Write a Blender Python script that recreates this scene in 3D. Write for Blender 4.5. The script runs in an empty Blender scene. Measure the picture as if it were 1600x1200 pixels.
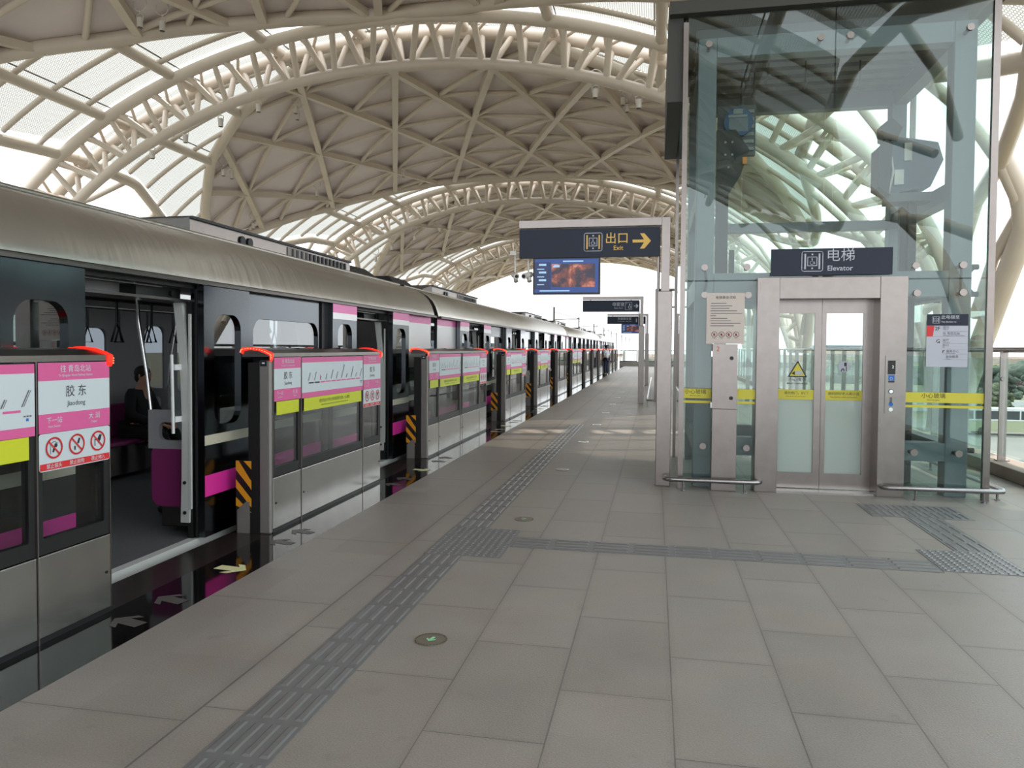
import bpy, math, random
from mathutils import Vector, Matrix
random.seed(7)
SC = bpy.context.scene
COL = SC.collection
R = math.radians
# ------------------------------------------------------------------ camera, world, sun, exposure
cd = bpy.data.cameras.new('camera'); cam = bpy.data.objects.new('camera', cd); COL.objects.link(cam)
yaw, pit, rol, FPX, CX, CY, EYE = .1982, .03055, .00699, 1173.4, 787.76, 579.44, 1.55
_F = Vector((-math.sin(yaw) * math.cos(pit), math.cos(yaw) * math.cos(pit), -math.sin(pit)))
_r = Vector((math.cos(yaw), math.sin(yaw), 0)); _u = _r.cross(_F)
_r2 = math.cos(rol) * _r + math.sin(rol) * _u; _u2 = -math.sin(rol) * _r + math.cos(rol) * _u
cam.matrix_world = Matrix(((_r2.x, _u2.x, -_F.x, 0), (_r2.y, _u2.y, -_F.y, 0), (_r2.z, _u2.z, -_F.z, EYE), (0, 0, 0, 1)))
cd.sensor_fit = 'HORIZONTAL'; cd.sensor_width = 36; cd.lens = FPX / 1600 * 36
cd.shift_x = (800 - CX) / 1600; cd.shift_y = -(600 - CY) / 1600
cd.clip_end = 3000
SC.camera = cam
W = bpy.data.worlds.new('world'); SC.world = W; W.use_nodes = True
bg = W.node_tree.nodes['Background']; bg.inputs[0].default_value = (.93, .97, 1, 1); bg.inputs[1].default_value = 2.4
sd = bpy.data.lights.new('sun', 'SUN'); sd.energy = 3.6; sd.angle = R(1.0); sd.color = (1, .86, .68)
sun = bpy.data.objects.new('sun', sd); COL.objects.link(sun)
sun.rotation_euler = Vector((-.12, -.54, -.83)).to_track_quat('-Z', 'Y').to_euler()
vs = SC.view_settings; vs.view_transform = 'Standard'; vs.look = 'None'; vs.exposure = .13; vs.gamma = 1; vs.use_curve_mapping = False
cy_ = SC.cycles
cy_.max_bounces = 10; cy_.diffuse_bounces = 4; cy_.glossy_bounces = 4; cy_.transmission_bounces = 6; cy_.transparent_max_bounces = 24
cy_.caustics_reflective = False; cy_.caustics_refractive = False; cy_.sample_clamp_indirect = 6

# ------------------------------------------------------------------ materials
def lin(c):
    return tuple((x / 255 / 12.92) if x / 255 <= .04045 else ((x / 255 + .055) / 1.055) ** 2.4 for x in c)
MATS = {}
def mat(name, rgb, rough=.5, metal=0., spec=.5, emit=0, noise=0, nscale=4, coat=0):
    m = bpy.data.materials.new(name); m.use_nodes = True; MATS[name] = m
    nt = m.node_tree; b = nt.nodes['Principled BSDF']; c = lin(rgb)
    b.inputs['Base Color'].default_value = (*c, 1); b.inputs['Roughness'].default_value = rough
    b.inputs['Metallic'].default_value = metal; b.inputs['Specular IOR Level'].default_value = spec
    if coat: b.inputs['Coat Weight'].default_value = coat; b.inputs['Coat Roughness'].default_value = .08
    if emit:
        b.inputs['Emission Color'].default_value = (*c, 1); b.inputs['Emission Strength'].default_value = emit
    if noise:
        tc = nt.nodes.new('ShaderNodeTexCoord'); n = nt.nodes.new('ShaderNodeTexNoise'); n.inputs['Scale'].default_value = nscale; n.inputs['Detail'].default_value = 6
        nt.links.new(tc.outputs['Object'], n.inputs['Vector'])
        mr = nt.nodes.new('ShaderNodeMapRange'); mr.inputs[1].default_value = .3; mr.inputs[2].default_value = .7
        mr.inputs[3].default_value = 1 - noise; mr.inputs[4].default_value = 1 + noise
        nt.links.new(n.outputs[0], mr.inputs[0])
        mx = nt.nodes.new('ShaderNodeVectorMath'); mx.operation = 'SCALE'; mx.inputs[0].default_value = c
        nt.links.new(mr.outputs[0], mx.inputs['Scale']); nt.links.new(mx.outputs[0], b.inputs['Base Color'])
        rr = nt.nodes.new('ShaderNodeMapRange'); rr.inputs[3].default_value = max(.02, rough - noise * .3); rr.inputs[4].default_value = rough + noise * .3
        nt.links.new(n.outputs[0], rr.inputs[0]); nt.links.new(rr.outputs[0], b.inputs['Roughness'])
    return m
def glass(name, tint, refl=1.0, rough=0.0, frost=0, f0=.045):
    m = bpy.data.materials.new(name); m.use_nodes = True; MATS[name] = m; nt = m.node_tree
    for n in list(nt.nodes):
        if n.type == 'BSDF_PRINCIPLED': nt.nodes.remove(n)
    out = nt.nodes['Material Output']
    tr = nt.nodes.new('ShaderNodeBsdfTransparent'); tr.inputs[0].default_value = (*tint, 1)
    gl = nt.nodes.new('ShaderNodeBsdfGlossy'); gl.inputs['Roughness'].default_value = rough; gl.inputs[0].default_value = (refl, refl, refl, 1)
    lw = nt.nodes.new('ShaderNodeLayerWeight'); lw.inputs[0].default_value = .5
    pw_ = nt.nodes.new('ShaderNodeMath'); pw_.operation = 'POWER'; pw_.inputs[1].default_value = 5; nt.links.new(lw.outputs['Facing'], pw_.inputs[0])
    fr = nt.nodes.new('ShaderNodeMath'); fr.operation = 'MULTIPLY_ADD'; fr.inputs[1].default_value = 1 - f0; fr.inputs[2].default_value = f0; nt.links.new(pw_.outputs[0], fr.inputs[0])
    mx = nt.nodes.new('ShaderNodeMixShader'); base = tr.outputs[0]
    if frost:
        df = nt.nodes.new('ShaderNodeBsdfTranslucent'); df.inputs[0].default_value = (.80, .88, .85, 1)
        d2 = nt.nodes.new('ShaderNodeBsdfDiffuse'); d2.inputs[0].default_value = (.72, .80, .77, 1)
        m1 = nt.nodes.new('ShaderNodeMixShader'); m1.inputs[0].default_value = .5
        nt.links.new(df.outputs[0], m1.inputs[1]); nt.links.new(d2.outputs[0], m1.inputs[2])
        m2 = nt.nodes.new('ShaderNodeMixShader'); m2.inputs[0].default_value = frost
        nt.links.new(tr.outputs[0], m2.inputs[1]); nt.links.new(m1.outputs[0], m2.inputs[2]); base = m2.outputs[0]
    nt.links.new(fr.outputs[0], mx.inputs[0]); nt.links.new(base, mx.inputs[1]); nt.links.new(gl.outputs[0], mx.inputs[2])
    nt.links.new(mx.outputs[0], out.inputs[0]); return m
class NB:
    """small node-building helper for the procedural floor and panel materials"""
    def __init__(s, m): s.nt = m.node_tree; s.b = s.nt.nodes.get('Principled BSDF')
    def n(s, t, **k):
        x = s.nt.nodes.new(t)
        for a, b in k.items(): setattr(x, a, b)
        return x
    def m(s, op, a, b=None, c=None):
        x = s.n('ShaderNodeMath', operation=op)
        for i, v in enumerate((a, b, c)):
            if v is None: continue
            if isinstance(v, (int, float)): x.inputs[i].default_value = v
            else: s.nt.links.new(v, x.inputs[i])
        return x.outputs[0]
    def l(s, a, b): s.nt.links.new(a, b)
def floor_material():
    m = mat('paving', (152, 146, 139), .42); q = NB(m)
    tc = q.n('ShaderNodeTexCoord'); sx = q.n('ShaderNodeSeparateXYZ'); q.l(tc.outputs['Object'], sx.inputs[0]); X, Y = sx.outputs[0], sx.outputs[1]
    u = q.m('DIVIDE', q.m('SUBTRACT', X, .093 - .4985 * 20), .4985); ci = q.m('FLOOR', u); fu = q.m('FRACT', u)
    par = q.m('MODULO', ci, 2.0)
    v = q.m('DIVIDE', q.m('ADD', q.m('SUBTRACT', Y, 4.785 - .957 * 30), q.m('MULTIPLY', par, .4785)), .957)
    vi = q.m('FLOOR', v); fv = q.m('FRACT', v)
    wide = q.m('LESS_THAN', X, -1.886)
    vw = q.m('DIVIDE', q.m('SUBTRACT', Y, 7.06 - 1.44 * 20), 1.44); fvw = q.m('FRACT', vw)
    du = q.m('MULTIPLY', q.m('MINIMUM', fu, q.m('SUBTRACT', 1.0, fu)), .4985)
    dv = q.m('MULTIPLY', q.m('MINIMUM', fv, q.m('SUBTRACT', 1.0, fv)), .957)
    dm = q.m('MINIMUM', du, dv)
    dw = q.m('MINIMUM', q.m('MULTIPLY', q.m('ABSOLUTE', q.m('SUBTRACT', X, -1.886)), .45), q.m('MULTIPLY', q.m('MINIMUM', fvw, q.m('SUBTRACT', 1.0, fvw)), 1.44))
    dmain = q.m('ADD', q.m('MULTIPLY', wide, dw), q.m('MULTIPLY', q.m('SUBTRACT', 1.0, wide), q.m('MINIMUM', dm, q.m('MULTIPLY', q.m('ABSOLUTE', q.m('SUBTRACT', X, -1.886)), .55))))
    nz0 = q.n('ShaderNodeTexNoise'); nz0.inputs['Scale'].default_value = 1.7; nz0.inputs['Detail'].default_value = 3; q.l(tc.outputs['Object'], nz0.inputs[0])
    jw = q.m('MULTIPLY', nz0.outputs[0], .0056)
    joint = q.m('LESS_THAN', dmain, jw)
    soft = q.m('MULTIPLY', q.m('SUBTRACT', 1.0, q.m('MINIMUM', q.m('DIVIDE', dmain, .035), 1.0)), .10)
    wn = q.n('ShaderNodeTexWhiteNoise', noise_dimensions='2D'); cb = q.n('ShaderNodeCombineXYZ'); q.l(ci, cb.inputs[0]); q.l(q.m('ADD', vi, q.m('MULTIPLY', wide, 50.0)), cb.inputs[1]); q.l(cb.outputs[0], wn.inputs[0])
    n1 = q.n('ShaderNodeTexNoise'); n1.inputs['Scale'].default_value = 2.2; n1.inputs['Detail'].default_value = 8; q.l(tc.outputs['Object'], n1.inputs[0])
    n2 = q.n('ShaderNodeTexNoise'); n2.inputs['Scale'].default_value = 120; n2.inputs['Detail'].default_value = 3; q.l(tc.outputs['Object'], n2.inputs[0])
    n3 = q.n('ShaderNodeTexNoise'); n3.inputs['Scale'].default_value = 5.5; n3.inputs['Detail'].default_value = 5; q.l(tc.outputs['Object'], n3.inputs[0])
    st = q.m('MULTIPLY', q.m('MAXIMUM', q.m('SUBTRACT', n3.outputs[0], .64), 0.0), 1.1)
    f = q.m('ADD', .93, q.m('MULTIPLY', wn.outputs[0], .10))
    f = q.m('ADD', f, q.m('MULTIPLY', q.m('SUBTRACT', n1.outputs[0], .5), .42))
    f = q.m('ADD', f, q.m('MULTIPLY', q.m('SUBTRACT', n2.outputs[0], .5), .55))
    f = q.m('SUBTRACT', q.m('SUBTRACT', f, st), soft)
    f = q.m('MULTIPLY', f, q.m('SUBTRACT', 1.0, q.m('MULTIPLY', joint, .45)))
    mix = q.n('ShaderNodeMix', data_type='RGBA'); mix.inputs['A'].default_value = (*lin((148, 140, 132)), 1); mix.inputs['B'].default_value = (*lin((147, 145, 142)), 1)
    q.l(nz0.outputs[0], mix.inputs['Factor'])
    sc = q.n('ShaderNodeVectorMath', operation='SCALE'); q.l(mix.outputs['Result'], sc.inputs[0]); q.l(f, sc.inputs['Scale']); q.l(sc.outputs[0], q.b.inputs['Base Color'])
    rr = q.n('ShaderNodeMapRange'); rr.inputs[3].default_value = .33; rr.inputs[4].default_value = .55; q.l(n1.outputs[0], rr.inputs[0]); q.l(rr.outputs[0], q.b.inputs['Roughness'])
    bp = q.n('ShaderNodeBump'); bp.inputs['Strength'].default_value = .25; bp.inputs['Distance'].default_value = .004; q.l(n2.outputs[0], bp.inputs['Height']); q.l(bp.outputs[0], q.b.inputs['Normal'])
    return m
def perforated_material():
    m = bpy.data.materials.new('perforated'); m.use_nodes = True; MATS['perforated'] = m; nt = m.node_tree
    nt.nodes.remove(nt.nodes['Principled BSDF']); q = NB(m); out = nt.nodes['Material Output']
    uv = q.n('ShaderNodeUVMap'); sx = q.n('ShaderNodeSeparateXYZ'); q.l(uv.outputs[0], sx.inputs[0])
    def grid(ou, ov):
        a = q.m('SUBTRACT', q.m('FRACT', q.m('ADD', q.m('DIVIDE', sx.outputs[0], .104), ou)), .5)
        b = q.m('SUBTRACT', q.m('FRACT', q.m('ADD', q.m('DIVIDE', sx.outputs[1], .060), ov)), .5)
        a = q.m('MULTIPLY', a, .104); b = q.m('MULTIPLY', b, .060)
        return q.m('SQRT', q.m('ADD', q.m('MULTIPLY', a, a), q.m('MULTIPLY', b, b)))
    hole = q.m('LESS_THAN', q.m('MINIMUM', grid(0, 0), grid(.5, .5)), .022)
    tr = q.n('ShaderNodeBsdfTransparent'); tr.inputs[0].default_value = (.46, .47, .46, 1)
    tl = q.n('ShaderNodeBsdfTranslucent'); tl.inputs[0].default_value = (.25, .24, .205, 1)
    df = q.n('ShaderNodeBsdfDiffuse'); df.inputs[0].default_value = (.58, .56, .50, 1)
    m1 = q.n('ShaderNodeMixShader'); m1.inputs[0].default_value = .36; q.l(tl.outputs[0], m1.inputs[1]); q.l(df.outputs[0], m1.inputs[2])
    m2 = q.n('ShaderNodeMixShader'); q.l(hole, m2.inputs[0]); q.l(m1.outputs[0], m2.inputs[1]); q.l(tr.outputs[0], m2.inputs[2]); q.l(m2.outputs[0], out.inputs[0])
    return m
floor_material(); perforated_material()
mat('tube', (211, 200, 187), .38, noise=.05, nscale=1.2)
mat('shell', (233, 222, 221), .55, noise=.05, nscale=.8)
mat('seal_dark', (104, 100, 88), .6)
mat('fixture', (214, 210, 204), .45)
mat('steel', (146, 139, 136), .30, 1, noise=.06, nscale=9)
mat('steel_dark', (104, 100, 98), .33, 1, noise=.06, nscale=7)
mat('steel_gate', (184, 182, 178), .25, 1, noise=.07, nscale=5)
mat('steel_train', (190, 187, 180), .30, .85, noise=.05, nscale=2)
def ripple(m):
    q = NB(m); tc = q.n('ShaderNodeTexCoord'); mp = q.n('ShaderNodeMapping'); mp.inputs['Scale'].default_value = (.6, 5.5, .8); q.l(tc.outputs['Object'], mp.inputs[0])
    n = q.n('ShaderNodeTexNoise'); n.inputs['Scale'].default_value = 1.6; n.inputs['Detail'].default_value = 2; q.l(mp.outputs[0], n.inputs[0])
    bp = q.n('ShaderNodeBump'); bp.inputs['Strength'].default_value = .35; bp.inputs['Distance'].default_value = .02; q.l(n.outputs[0], bp.inputs['Height']); q.l(bp.outputs[0], q.b.inputs['Normal'])
ripple(MATS['steel_train'])
mat('train_side', (82, 86, 90), .15, 1, noise=.03, nscale=2)
mat('steel_satin', (140, 136, 133), .42, .35, noise=.05, nscale=8)
mat('chrome', (215, 215, 215), .12, 1)
mat('black', (24, 24, 26), .4)
mat('rubber', (20, 20, 22), .55)
mat('granite', (16, 15, 16), .07, 0, .6, noise=.15, nscale=60)
mat('threshold', (74, 68, 64), .22, .6, noise=.08, nscale=12)
mat('tactile', (122, 124, 126), .42, .2, noise=.07, nscale=14)
mat('tactile_bar', (138, 140, 142), .34, .45)
mat('navy', (28, 37, 56), .45, 0, .35)
mat('white', (225, 228, 230), .45)
mat('paper', (206, 218, 224), .4)
mat('silver_paper', (190, 180, 172), .4, .3)
mat('sign_grey', (186, 190, 202), .4)
mat('gold', (226, 184, 92), .45)
mat('pink', (221, 98, 158), .42)
mat('lime', (206, 214, 42), .45)
mat('red', (214, 46, 52), .45)
mat('ink', (40, 42, 50), .6)
mat('ink_soft', (105, 106, 114), .6)
mat('hazard_yellow', (232, 158, 32), .45)
mat('tape_yellow', (214, 204, 70), .5)
mat('teal', (114, 120, 129), .42)
mat('teal_dark', (94, 97, 104), .5)
mat('roof_dark', (62, 62, 58), .55)
mat('led', (255, 34, 22), .4, emit=1.7)
mat('led_core', (255, 130, 90), .4, emit=2.2)
mat('lamp_white', (235, 240, 240), .4, emit=.8)
mat('magenta', (132, 42, 102), .4)
mat('magenta_bright', (224, 50, 158), .35)
mat('train_pink', (203, 72, 150), .22, .25)
mat('train_white', (206, 204, 206), .22, .45)
mat('cream', (196, 192, 172), .5)
mat('jamb', (196, 200, 198), .4)
mat('interior', (158, 158, 162), .5)
mat('train_floor', (86, 90, 92), .6, noise=.25, nscale=70)
mat('blue', (40, 110, 200), .4)
mat('motor_blue', (38, 84, 128), .45)
mat('machine', (70, 84, 100), .4, .2)
mat('machine_dark', (34, 38, 44), .5)
mat('orange', (226, 140, 50), .5)
mat('grille', (150, 152, 150), .5)
mat('rail_steel', (160, 158, 160), .25, 1)
mat('curb', (150, 138, 126), .7, noise=.1, nscale=3)
mat('concrete', (168, 166, 160), .8, noise=.1, nscale=1.5)
mat('field', (116, 112, 88), .95, noise=.25, nscale=.05)
mat('asphalt', (128, 127, 126), .9, noise=.06, nscale=.2)
mat('leaf', (88, 102, 72), .8, noise=.25, nscale=1.1)
mat('leaf_dark', (84, 96, 86), .85, noise=.25, nscale=.8)
mat('bark', (92, 78, 62), .9)
mat('bus_lime', (172, 176, 142), .4)
mat('bus_glass', (52, 62, 68), .15)
mat('viaduct', (186, 168, 156), .8)
mat('skin', (196, 150, 124), .5)
mat('hair', (28, 24, 23), .6)
mat('cloth_black', (24, 25, 28), .85)
mat('cloth_navy', (38, 44, 66), .85)
mat('cloth_white', (214, 220, 226), .8)
mat('cloth_grey', (110, 112, 116), .85)
mat('screen_blue', (30, 62, 128), .3, emit=.55)
mat('screen_deep', (22, 40, 86), .3, emit=.45)
mat('screen_text', (150, 190, 220), .3, emit=.5)
mat('arrow_green', (150, 220, 170), .5)
mat('marker_grey', (126, 122, 112), .3, .3)
mat('arrow_pale', (226, 226, 176), .5)
mat('arrow_grey', (84, 82, 80), .45)
def picture_material():
    m = mat('screen_picture', (120, 80, 70), .3); q = NB(m); tc = q.n('ShaderNodeTexCoord')
    n = q.n('ShaderNodeTexNoise'); n.inputs['Scale'].default_value = 4.2; n.inputs['Detail'].default_value = 9; n.inputs['Distortion'].default_value = .4; n.inputs['Roughness'].default_value = .62; q.l(tc.outputs['Object'], n.inputs[0])
    cr = q.n('ShaderNodeValToRGB'); e = cr.color_ramp.elements
    e[0].position = .30; e[0].color = (*lin((30, 30, 50)), 1); e[1].position = .66; e[1].color = (*lin((140, 184, 220)), 1)
    for p, c in ((.46, (52, 42, 60)), (.53, (128, 70, 60)), (.58, (190, 112, 84))):
        k = e.new(p); k.color = (*lin(c), 1)
    q.l(n.outputs[0], cr.inputs[0]); q.l(cr.outputs[0], q.b.inputs['Emission Color']); q.b.inputs['Emission Strength'].default_value = .42; q.l(cr.outputs[0], q.b.inputs['Base Color'])
picture_material()
glass('glass_green', (.87, .945, .925)); glass('glass_clear', (.95, .97, .965)); glass('glass_gate', (.74, .77, .78)); glass('glass_train', (.42, .46, .48), f0=.13); glass('glass_dark', (.34, .36, .38)); glass('glass_rail', (.86, .94, .925))
glass('glass_frost', (.8, .87, .85), frost=.92); glass('glass_door', (.95, .98, .97)); glass('tape_clear', (.80, .76, .22), frost=0)

# ------------------------------------------------------------------ mesh building
TXT = {}
def text_mesh(s, bold=0):
    k = (s, bold)
    if k not in TXT:
        c = bpy.data.curves.new('t', 'FONT'); c.body = s; c.resolution_u = 2; c.offset = bold
        o = bpy.data.objects.new('t', c); m = o.to_mesh()
        vs_ = [(v.co.x, v.co.y) for v in m.vertices]; fs = [tuple(p.vertices) for p in m.polygons]
        o.to_mesh_clear(); bpy.data.objects.remove(o); bpy.data.curves.remove(c)
        xs = [v[0] for v in vs_] or [0]
        TXT[k] = (vs_, fs, min(xs), max(xs))
    return TXT[k]
OFF = {}
def V(p): return Vector(p)
FX = lambda O: (V(O), V((0, 1, 0)), V((0, 0, 1)), V((1, 0, 0)))      # a face looking to +X (the train side, seen from the platform)
FY = lambda O: (V(O), V((1, 0, 0)), V((0, 0, 1)), V((0, -1, 0)))     # a face looking to -Y
FZ = lambda O: (V(O), V((1, 0, 0)), V((0, 1, 0)), V((0, 0, 1)))      # the floor
class MB:
    def __init__(s): s.v = []; s.f = []; s.m = []; s.s = []; s.uv = None
    def add(s, vs_, fs, mi=0, sm=False):
        o = len(s.v); s.v += [tuple(p) for p in vs_]
        for f in fs: s.f.append(tuple(i + o for i in f)); s.m.append(mi); s.s.append(sm)
        return s
    def box(s, x0, x1, y0, y1, z0, z1, mi=0):
        return s.add([(x0, y0, z0), (x1, y0, z0), (x1, y1, z0), (x0, y1, z0), (x0, y0, z1), (x1, y0, z1), (x1, y1, z1), (x0, y1, z1)],
                     [(3, 2, 1, 0), (4, 5, 6, 7), (0, 1, 5, 4), (1, 2, 6, 5), (2, 3, 7, 6), (3, 0, 4, 7)], mi)
    def tube(s, pts, r, n=8, mi=0, caps=True, closed=False, flat=False):
        pts = [V(p) for p in pts]; N = len(pts); rr = r if isinstance(r, (list, tuple)) else [r] * N
        rings = []; up = None
        for i, p in enumerate(pts):
            a = pts[i - 1] if i or closed else p; b = pts[(i + 1) % N] if i < N - 1 or closed else p
            d = (b - a).normalized()
            if up is None:
                up = V((0, 0, 1)) if abs(d.z) < .95 else V((1, 0, 0))
            up = (up - d * up.dot(d)).normalized(); w = d.cross(up)
            rings.append([p + (up * math.cos(2 * math.pi * (k + .5) / n) + w * math.sin(2 * math.pi * (k + .5) / n)) * rr[i] for k in range(n)])
        vs_ = [q for ring in rings for q in ring]; fs = []
        for i in range(N if closed else N - 1):
            j = (i + 1) % N
            for k in range(n):
                k2 = (k + 1) % n; fs.append((i * n + k, i * n + k2, j * n + k2, j * n + k))
        s.add(vs_, fs, mi, not flat)
        if caps and not closed:
            s.add(rings[0], [tuple(range(n - 1, -1, -1))][:1], mi); s.add(rings[-1], [tuple(range(n))], mi)
        return s
    def bar(s, p, q, w, h, mi=0, up=(0, 0, 1)):
        p = V(p); q = V(q); d = (q - p).normalized(); up = V(up); up = (up - d * up.dot(d)).normalized(); x = d.cross(up)
        vs_ = [a + x * (sx * w / 2) + up * (sy * h / 2) for a in (p, q) for sx, sy in ((-1, -1), (1, -1), (1, 1), (-1, 1))]
        return s.add(vs_, [(3, 2, 1, 0), (4, 5, 6, 7), (0, 1, 5, 4), (1, 2, 6, 5), (2, 3, 7, 6), (3, 0, 4, 7)], mi)
    def ball(s, c, r, n=10, m=7, mi=0, sc=(1, 1, 1)):
        vs_ = []; fs = []
        for i in range(m + 1):
            t = math.pi * i / m
            for k in range(n):
                a = 2 * math.pi * k / n; vs_.append((c[0] + r * sc[0] * math.sin(t) * math.cos(a), c[1] + r * sc[1] * math.sin(t) * math.sin(a), c[2] + r * sc[2] * math.cos(t)))
        for i in range(m):
            for k in range(n): fs.append((i * n + k, (i + 1) * n + k, (i + 1) * n + (k + 1) % n, i * n + (k + 1) % n))
        return s.add(vs_, fs, mi, True)
    # --- things drawn on a frame fr = (origin, u, v, normal)
    def P(s, fr, u, v, d=0): return fr[0] + fr[1] * u + fr[2] * v + fr[3] * d
    def slab(s, fr, u0, u1, v0, v1, d0, d1, mi=0):
        vs_ = [s.P(fr, u, v, d) for d in (d0, d1) for u, v in ((u0, v0), (u1, v0), (u1, v1), (u0, v1))]
        return s.add(vs_, [(3, 2, 1, 0), (4, 5, 6, 7), (0, 1, 5, 4), (1, 2, 6, 5), (2, 3, 7, 6), (3, 0, 4, 7)], mi)
    def pslab(s, fr, pts, d0, d1, mi=0):
        n = len(pts); vs_ = [s.P(fr, u, v, d) for d in (d0, d1) for u, v in pts]
        return s.add(vs_, [tuple(range(n - 1, -1, -1)), tuple(range(n, 2 * n))] + [(i, (i + 1) % n, n + (i + 1) % n, n + i) for i in range(n)], mi)
    def disc(s, fr, u, v, r, d0, d1, mi=0, n=20):
        return s.pslab(fr, [(u + r * math.cos(2 * math.pi * k / n), v + r * math.sin(2 * math.pi * k / n)) for k in range(n)], d0, d1, mi)
    def loop(s, fr, pts, w, d, mi=0, closed=True):
        n = len(pts)
        for i in range(n if closed else n - 1):
            a = V((*pts[i], 0)); b = V((*pts[(i + 1) % n], 0)); t = (b - a)
            if t.length < 1e-6: continue
            t.normalize(); nn = V((-t.y, t.x, 0)) * (w / 2); a2 = a - t * (w * .25); b2 = b + t * (w * .25)
            s.add([s.P(fr, p.x, p.y, d) for p in (a2 - nn, b2 - nn, b2 + nn, a2 + nn)], [(0, 1, 2, 3)], mi)
        return s
    def ring(s, fr, u, v, r, w, d, mi=0, n=20):
        return s.loop(fr, [(u + r * math.cos(2 * math.pi * k / n), v + r * math.sin(2 * math.pi * k / n)) for k in range(n)], w, d, mi)
    def rrect(s, u0, u1, v0, v1, r, k=4):
        out = []
        for cx, cy, a0 in ((u1 - r, v1 - r, 0), (u0 + r, v1 - r, 90), (u0 + r, v0 + r, 180), (u1 - r, v0 + r, 270)):
            for i in range(k + 1):
                a = R(a0 + 90 * i / k); out.append((cx + r * math.cos(a), cy + r * math.sin(a)))
        return out
    def frame(s, fr, o, h, r, d0, d1, mi=0, k=5):
        """plate o = (u0,u1,v0,v1) with one rounded hole h"""
        ins = s.rrect(*h, r, k); cor = [(o[1], o[3]), (o[0], o[3]), (o[0], o[2]), (o[1], o[2])]
        m = k + 1
        for d, flip in ((d0, True), (d1, False)):
            vs_ = [s.P(fr, *p, d) for p in ins] + [s.P(fr, *p, d) for p in cor]; B = len(ins); fs = []
            for c in range(4):
                for i in range(k): fs.append((c * m + i, B + c, c * m + i + 1))
                a = c * m + k; b = ((c + 1) % 4) * m; fs.append((a, B + c, B + (c + 1) % 4, b))
            s.add(vs_, [tuple(reversed(f)) if not flip else f for f in fs], mi)
        n = len(ins)
        vs_ = [s.P(fr, *p, d) for d in (d0, d1) for p in ins]; s.add(vs_, [((i + 1) % n, i, n + i, n + (i + 1) % n) for i in range(n)], mi)
        vs_ = [s.P(fr, *p, d) for d in (d0, d1) for p in cor]; s.add(vs_, [(i, (i + 1) % 4, 4 + (i + 1) % 4, 4 + i) for i in range(4)], mi)
        return s
    def text(s, fr, t, u, v, h, d, mi=0, al='c', bold=0, sx=1):
        """text with capital height about h, baseline at v"""
        vs_, fs, a, b = text_mesh(t, bold); k = h / .72
        o = {'l': a, 'c': (a + b) / 2, 'r': b}[al]
        return s.add([s.P(fr, u + (x - o) * k * sx, v + y * k, d) for x, y in vs_], fs, mi)
    def build(s, name, mats, parent=None, bevel=0, loc=None):
        me = bpy.data.meshes.new(name); off = V(OFF[parent.name]) if parent else V(loc or (0, 0, 0))
        me.from_pydata([tuple(V(p) - off) for p in s.v], [], s.f)
        for m in (mats if isinstance(mats, (list, tuple)) else [mats]): me.materials.append(MATS[m])
        me.polygons.foreach_set('material_index', s.m); me.polygons.foreach_set('use_smooth', s.s)
        if s.uv:
            ul = me.uv_layers.new(name='UVMap')
            for lp in me.loops: ul.data[lp.index].uv = s.uv[lp.vertex_index]
        me.update(); o = bpy.data.objects.new(name, me); COL.objects.link(o); OFF[o.name] = tuple(off)
        if parent: o.parent = parent
        else: o.location = off
        if bevel:
            b = o.modifiers.new('bevel', 'BEVEL'); b.width = bevel; b.segments = 2; b.limit_method = 'ANGLE'; b.angle_limit = R(40)
        return o
def thing(name, label, cat, loc=(0, 0, 0), group=None):
    o = bpy.data.objects.new(name, None); COL.objects.link(o); o.location = loc; OFF[o.name] = tuple(loc)
    o['label'] = label; o['category'] = cat
    if group: o['group'] = group
    return o
def tag(o, label=None, cat=None, group=None, kind=None):
    if label: o['label'] = label
    if cat: o['category'] = cat
    if group: o['group'] = group
    if kind: o['kind'] = kind
    return o
def struct(o): o['kind'] = 'structure'; return o
def copy_tree(o, loc, label, group=None):
    def rec(x, par):
        c = x.copy(); COL.objects.link(c)
        if par: c.parent = par
        for ch in kids.get(x.name, ()): rec(ch, c)
        return c
    kids = {}
    for x in COL.objects:
        if x.parent: kids.setdefault(x.parent.name, []).append(x)
    c = rec(o, None); c.location = loc; c['label'] = label; OFF[c.name] = tuple(loc)
    if group: c['group'] = group
    return c
ORD = ['nearest', 'second', 'third', 'fourth', 'fifth', 'sixth', 'seventh', 'eighth', 'ninth', 'tenth', 'eleventh', 'twelfth', 'thirteenth', 'fourteenth', 'fifteenth', 'sixteenth']
def elevator_icon(mb, fr, u, v, h, d, mi_frame, mi_bar, mi_man):
    s = h / 2
    mb.loop(fr, mb.rrect(u - s, u + s, v - s, v + s, h * .1), h * .035, d, mi_frame)
    for sg in (-1, 1): mb.slab(fr, u + sg * h * .34 - h * .04, u + sg * h * .34 + h * .04, v - h * .39, v + h * .39, d - .001, d, mi_bar)
    q = h * .22
    mb.loop(fr, [(u - q, v - q), (u + q, v - q), (u + q, v + q), (u - q, v + q)], h * .035, d, mi_frame)
    for sg in (-1, 1): mb.pslab(fr, [(u + a * h * .055, v + sg * h * .35 + b * h * .055) for a, b in ((1, 0), (0, 1), (-1, 0), (0, -1))], d - .001, d, mi_man)
    mb.ring(fr, u - h * .02, v - h * .07, h * .085, h * .03, d, mi_man, 14); mb.disc(fr, u - h * .01, v + h * .135, h * .028, d - .001, d, mi_man, 10)
    mb.loop(fr, [(u - h * .01, v + h * .10), (u, v - h * .01), (u + h * .09, v - h * .02), (u + h * .12, v - h * .13)], h * .035, d, mi_man, False)
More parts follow.
